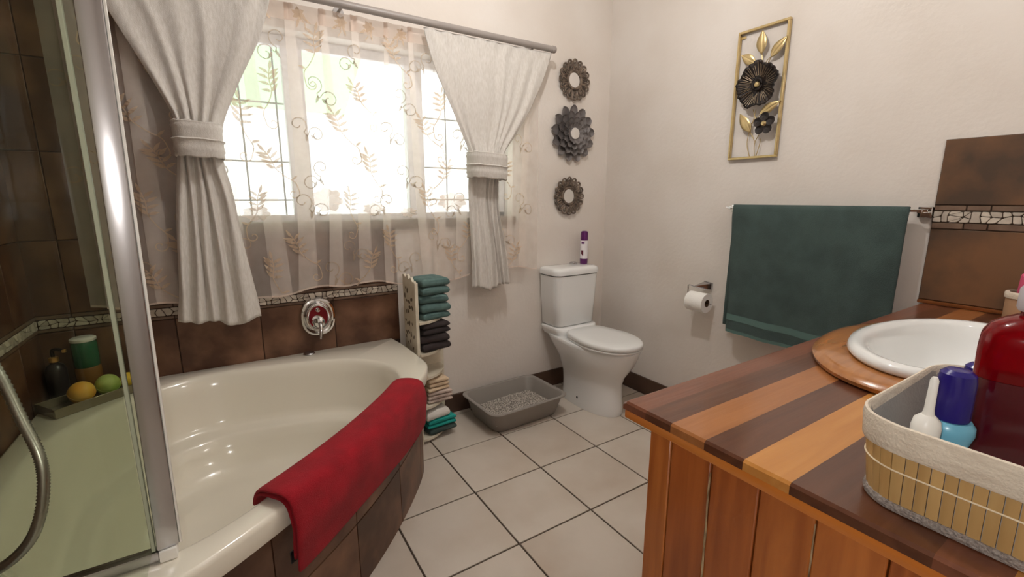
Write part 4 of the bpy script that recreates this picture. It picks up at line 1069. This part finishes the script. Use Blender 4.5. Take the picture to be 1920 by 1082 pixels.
ob('drain', lathe([(0, 0), (.022, 0), (.024, .003), (.016, .005), (0, .003)], 24), M['chrome'], bs_, (0, 0, -.145))

# ================================================================== BASKET AND BOTTLES
KX0, KX1, KY0, KY1 = -1.510, -1.195, -2.318, -2.066
kc = ((KX0+KX1)/2, (KY0+KY1)/2)
bk = thing('bamboo_basket', 'bamboo slat basket with cream canvas lining on the worktop', 'basket', (kc[0], kc[1], VZ+.0005))
hx, hy = (KX1-KX0)/2, (KY1-KY0)/2; KH = .114; KR = .045
def krect(g, z, n=8): return rr2(hx+g, hy+g, z, KR+g, n)
def flare(z): return .014*z/KH
def kperim(g, z, N=None):
    P = krect(g, z, 10); return P
# slats
per = rr2(hx, hy, 0, KR, 12); per = [Vector(p) for p in per]; per.append(per[0]); S2 = [0]
for a, b in zip(per, per[1:]): S2.append(S2[-1]+(b-a).length)
def patt(s):
    s %= S2[-1]
    for i in range(len(S2)-1):
        if s <= S2[i+1]: 
            f = (s-S2[i])/(S2[i+1]-S2[i]); p = per[i]+(per[i+1]-per[i])*f; d = (per[i+1]-per[i]).normalized(); return p, Vector((d.y, -d.x, 0))
    return per[0], Vector((1, 0, 0))
NSL = int(S2[-1]/.0118)
for k in range(NSL):
    s0 = S2[-1]*k/NSL+.0005; s1 = S2[-1]*(k+1)/NSL-.0005; V = []
    for z in (.008, .092):
        for s in (s0, (s0+s1)/2, s1):
            p, nn = patt(s); 
            if nn.dot(p) < 0: nn = -nn
            bul = .0012 if s not in (s0, s1) else 0
            V.append(p+nn*(flare(z)+bul)+Vector((0, 0, z)))
        for s in (s1, s0):
            p, nn = patt(s)
            if nn.dot(p) < 0: nn = -nn
            V.append(p+nn*(flare(z)-.0025)+Vector((0, 0, z)))
    F = [(q, (q+1) % 5, 5+(q+1) % 5, 5+q) for q in range(5)]+[(4, 3, 2, 1, 0), (5, 6, 7, 8, 9)]
    ob('slat', mk('m', V, F, True, 30), M['bamboo'], bk)
ob('stitch_line', mk('m', *tube_vf(krect(flare(.055)+.0018, .056, 10), .0011, 6, True)), M['thread'], bk)
ob('braid', loft([krect(-.002, .001), krect(.004, .001), krect(.0055, .006), krect(.004, .012), krect(.0, .012)], True, False, False, True, 60), M['braid'], bk)
ob('liner', loft([krect(flare(KH)-.004, KH-.002), krect(flare(.06)-.006, .06), krect(-.006, .006), krect(-.05, .003)], True, False, True, True, 60), M['liner'], bk)
cuff = []
for g, z in ((flare(.08)+.003, .078), (flare(.085)+.0045, .082), (flare(.095)+.004, .094), (flare(.108)+.004, .107), (flare(KH)+.002, KH+.002), (flare(KH)-.001, KH+.003), (flare(KH)-.004, KH), (flare(.1)-.006, .088)):
    cuff.append([(p[0]+.0008*noise.noise(Vector((p[0]*40, p[1]*40, z*60))), p[1]+.0008*noise.noise(Vector((p[0]*40, p[1]*40, z*60+9))), p[2]+.0015*math.sin(p[0]*50+p[1]*40)*(1 if z < .086 else .3)) for p in krect(g, z, 10)])
ob('canvas_cuff', loft(cuff, True, False, False, True, 60), M['canvas'], bk)
FZ = VZ+.0045
def lotion(label, x, y, top):
    t = thing('lotion_bottle', label, 'bottle', (x, y, FZ)); h = top-FZ; c0 = h-.066
    ob('body', lathe([(0, 0), (.022, 0), (.026, .004), (.026, c0-.062), (.0235, c0-.05), (.0205, c0-.040), (.0215, c0-.03), (.0255, c0-.016), (.0250, c0-.006), (.021, c0), (0, c0)], 36), M['sky'], t)
    ob('cap', lathe([(0, c0+.0005), (.0180, c0+.0005), (.0188, c0+.003), (.0186, h-.016), (.0172, h-.006), (.012, h-.001), (0, h)], 36), M['navy'], t)
    ob('print', wrap(.0262, .02, max(.03, c0-.064), -1.6, -.3), M['sky2'], t)
lotion('light blue bottle with a domed navy cap beside the white nozzle bottle', -1.428, -2.124, 1.026)
lotion('light blue bottle with navy cap half hidden behind the red bottle', -1.232, -2.107, .988)
nb = thing('nozzle_bottle', 'small white bottle with a long thin nozzle in the basket corner', 'bottle', (-1.487, -2.117, FZ)); h = 1.026-FZ
ob('body', lathe([(0, 0), (.012, 0), (.0135, .003), (.0135, h-.078), (0, h-.078)], 24), M['liner'], nb)
ob('shoulder', lathe([(0, h-.078), (.0138, h-.078), (.0142, h-.064), (.0125, h-.054), (.007, h-.048), (0, h-.047)], 24), M['white_pl'], nb)
ob('nozzle', lathe([(0, h-.05), (.0062, h-.05), (.0048, h-.04), (.0042, h-.004), (.0025, h), (0, h)], 18), M['white_pl'], nb)
# red bottle: rounded rectangular body facing the camera
rb = thing('red_bottle', 'large bottle of dark red liquid with frosted cap in the basket', 'bottle', (-1.304, -2.167, FZ), (0, 0, math.radians(-82)))
def rbx(hx_, hy_, z, r): return rr2(hx_, hy_, z, r, 6)
RH = 1.078-FZ
ob('lower_body', loft([rbx(.046, .036, 0, .02), rbx(.051, .040, .006, .024), rbx(.053, .041, RH-.085, .024), rbx(.053, .041, RH-.08, .024)], True, True, True, True, 50), M['redliq2'], rb)
ob('upper_body', loft([rbx(.053, .041, RH-.0795, .024), rbx(.054, .041, RH-.04, .026), rbx(.053, .040, RH-.022, .028), rbx(.046, .036, RH-.008, .03), rbx(.034, .028, RH, .022), rbx(.024, .022, RH+.006, .02)], True, True, True, True, 50), M['redliq'], rb)
ob('neck', lathe([(0, RH+.006), (.022, RH+.006), (.022, RH+.014), (0, RH+.014)], 24), M['redliq'], rb)
ob('cap', lathe([(0, RH+.012), (.025, RH+.012), (.027, RH+.016), (.027, RH+.040), (.024, RH+.045), (0, RH+.045)], 32), M['clearcap'], rb)
pt = thing('kraft_pot', 'small beige pot by the rust tiles at the worktop end', 'pot', (-.10, -1.968, VZ+.0005))
ob('body', lathe([(0, .0), (.040, .0), (.041, .004), (.042, .075), (0, .075)], 28), M['kraft'], pt)
ob('rim', lathe([(.036, .0755), (.045, .0755), (.046, .079), (.046, .092), (.044, .095), (.036, .095)], 28, False), M['canvas'], pt)
sg = thing('pink_sponge', 'pink sponge standing in the beige pot', 'sponge', (-.10, -1.966, VZ+.076), (0, 0, .4))
ob('sponge', box(.05, .03, .075, .008, 3, False), M['pink'], sg, (0, 0, 0), (.0, -.15, 0))
gc = thing('mint_cloth', 'mint green cloth poking up behind the pink sponge', 'cloth', (-.092, -1.990, VZ+.076))
V = []
for i in range(6):
    for j in range(6): V.append((.035*(i/5-.5)*2*(1-.5*j/5), .004*math.sin(i*2+j), .13*j/5+.015*math.sin(i)))
o = ob('cloth', mk('m', V, [(j*1+i*6, j+1+i*6, j+1+(i+1)*6, j+(i+1)*6) for i in range(5) for j in range(5)]), M['mint'], gc); m = o.modifiers.new('s', 'SOLIDIFY'); m.thickness = .003
for o in SC.objects:
    if o.type == 'LIGHT': o['kind'] = 'helper'
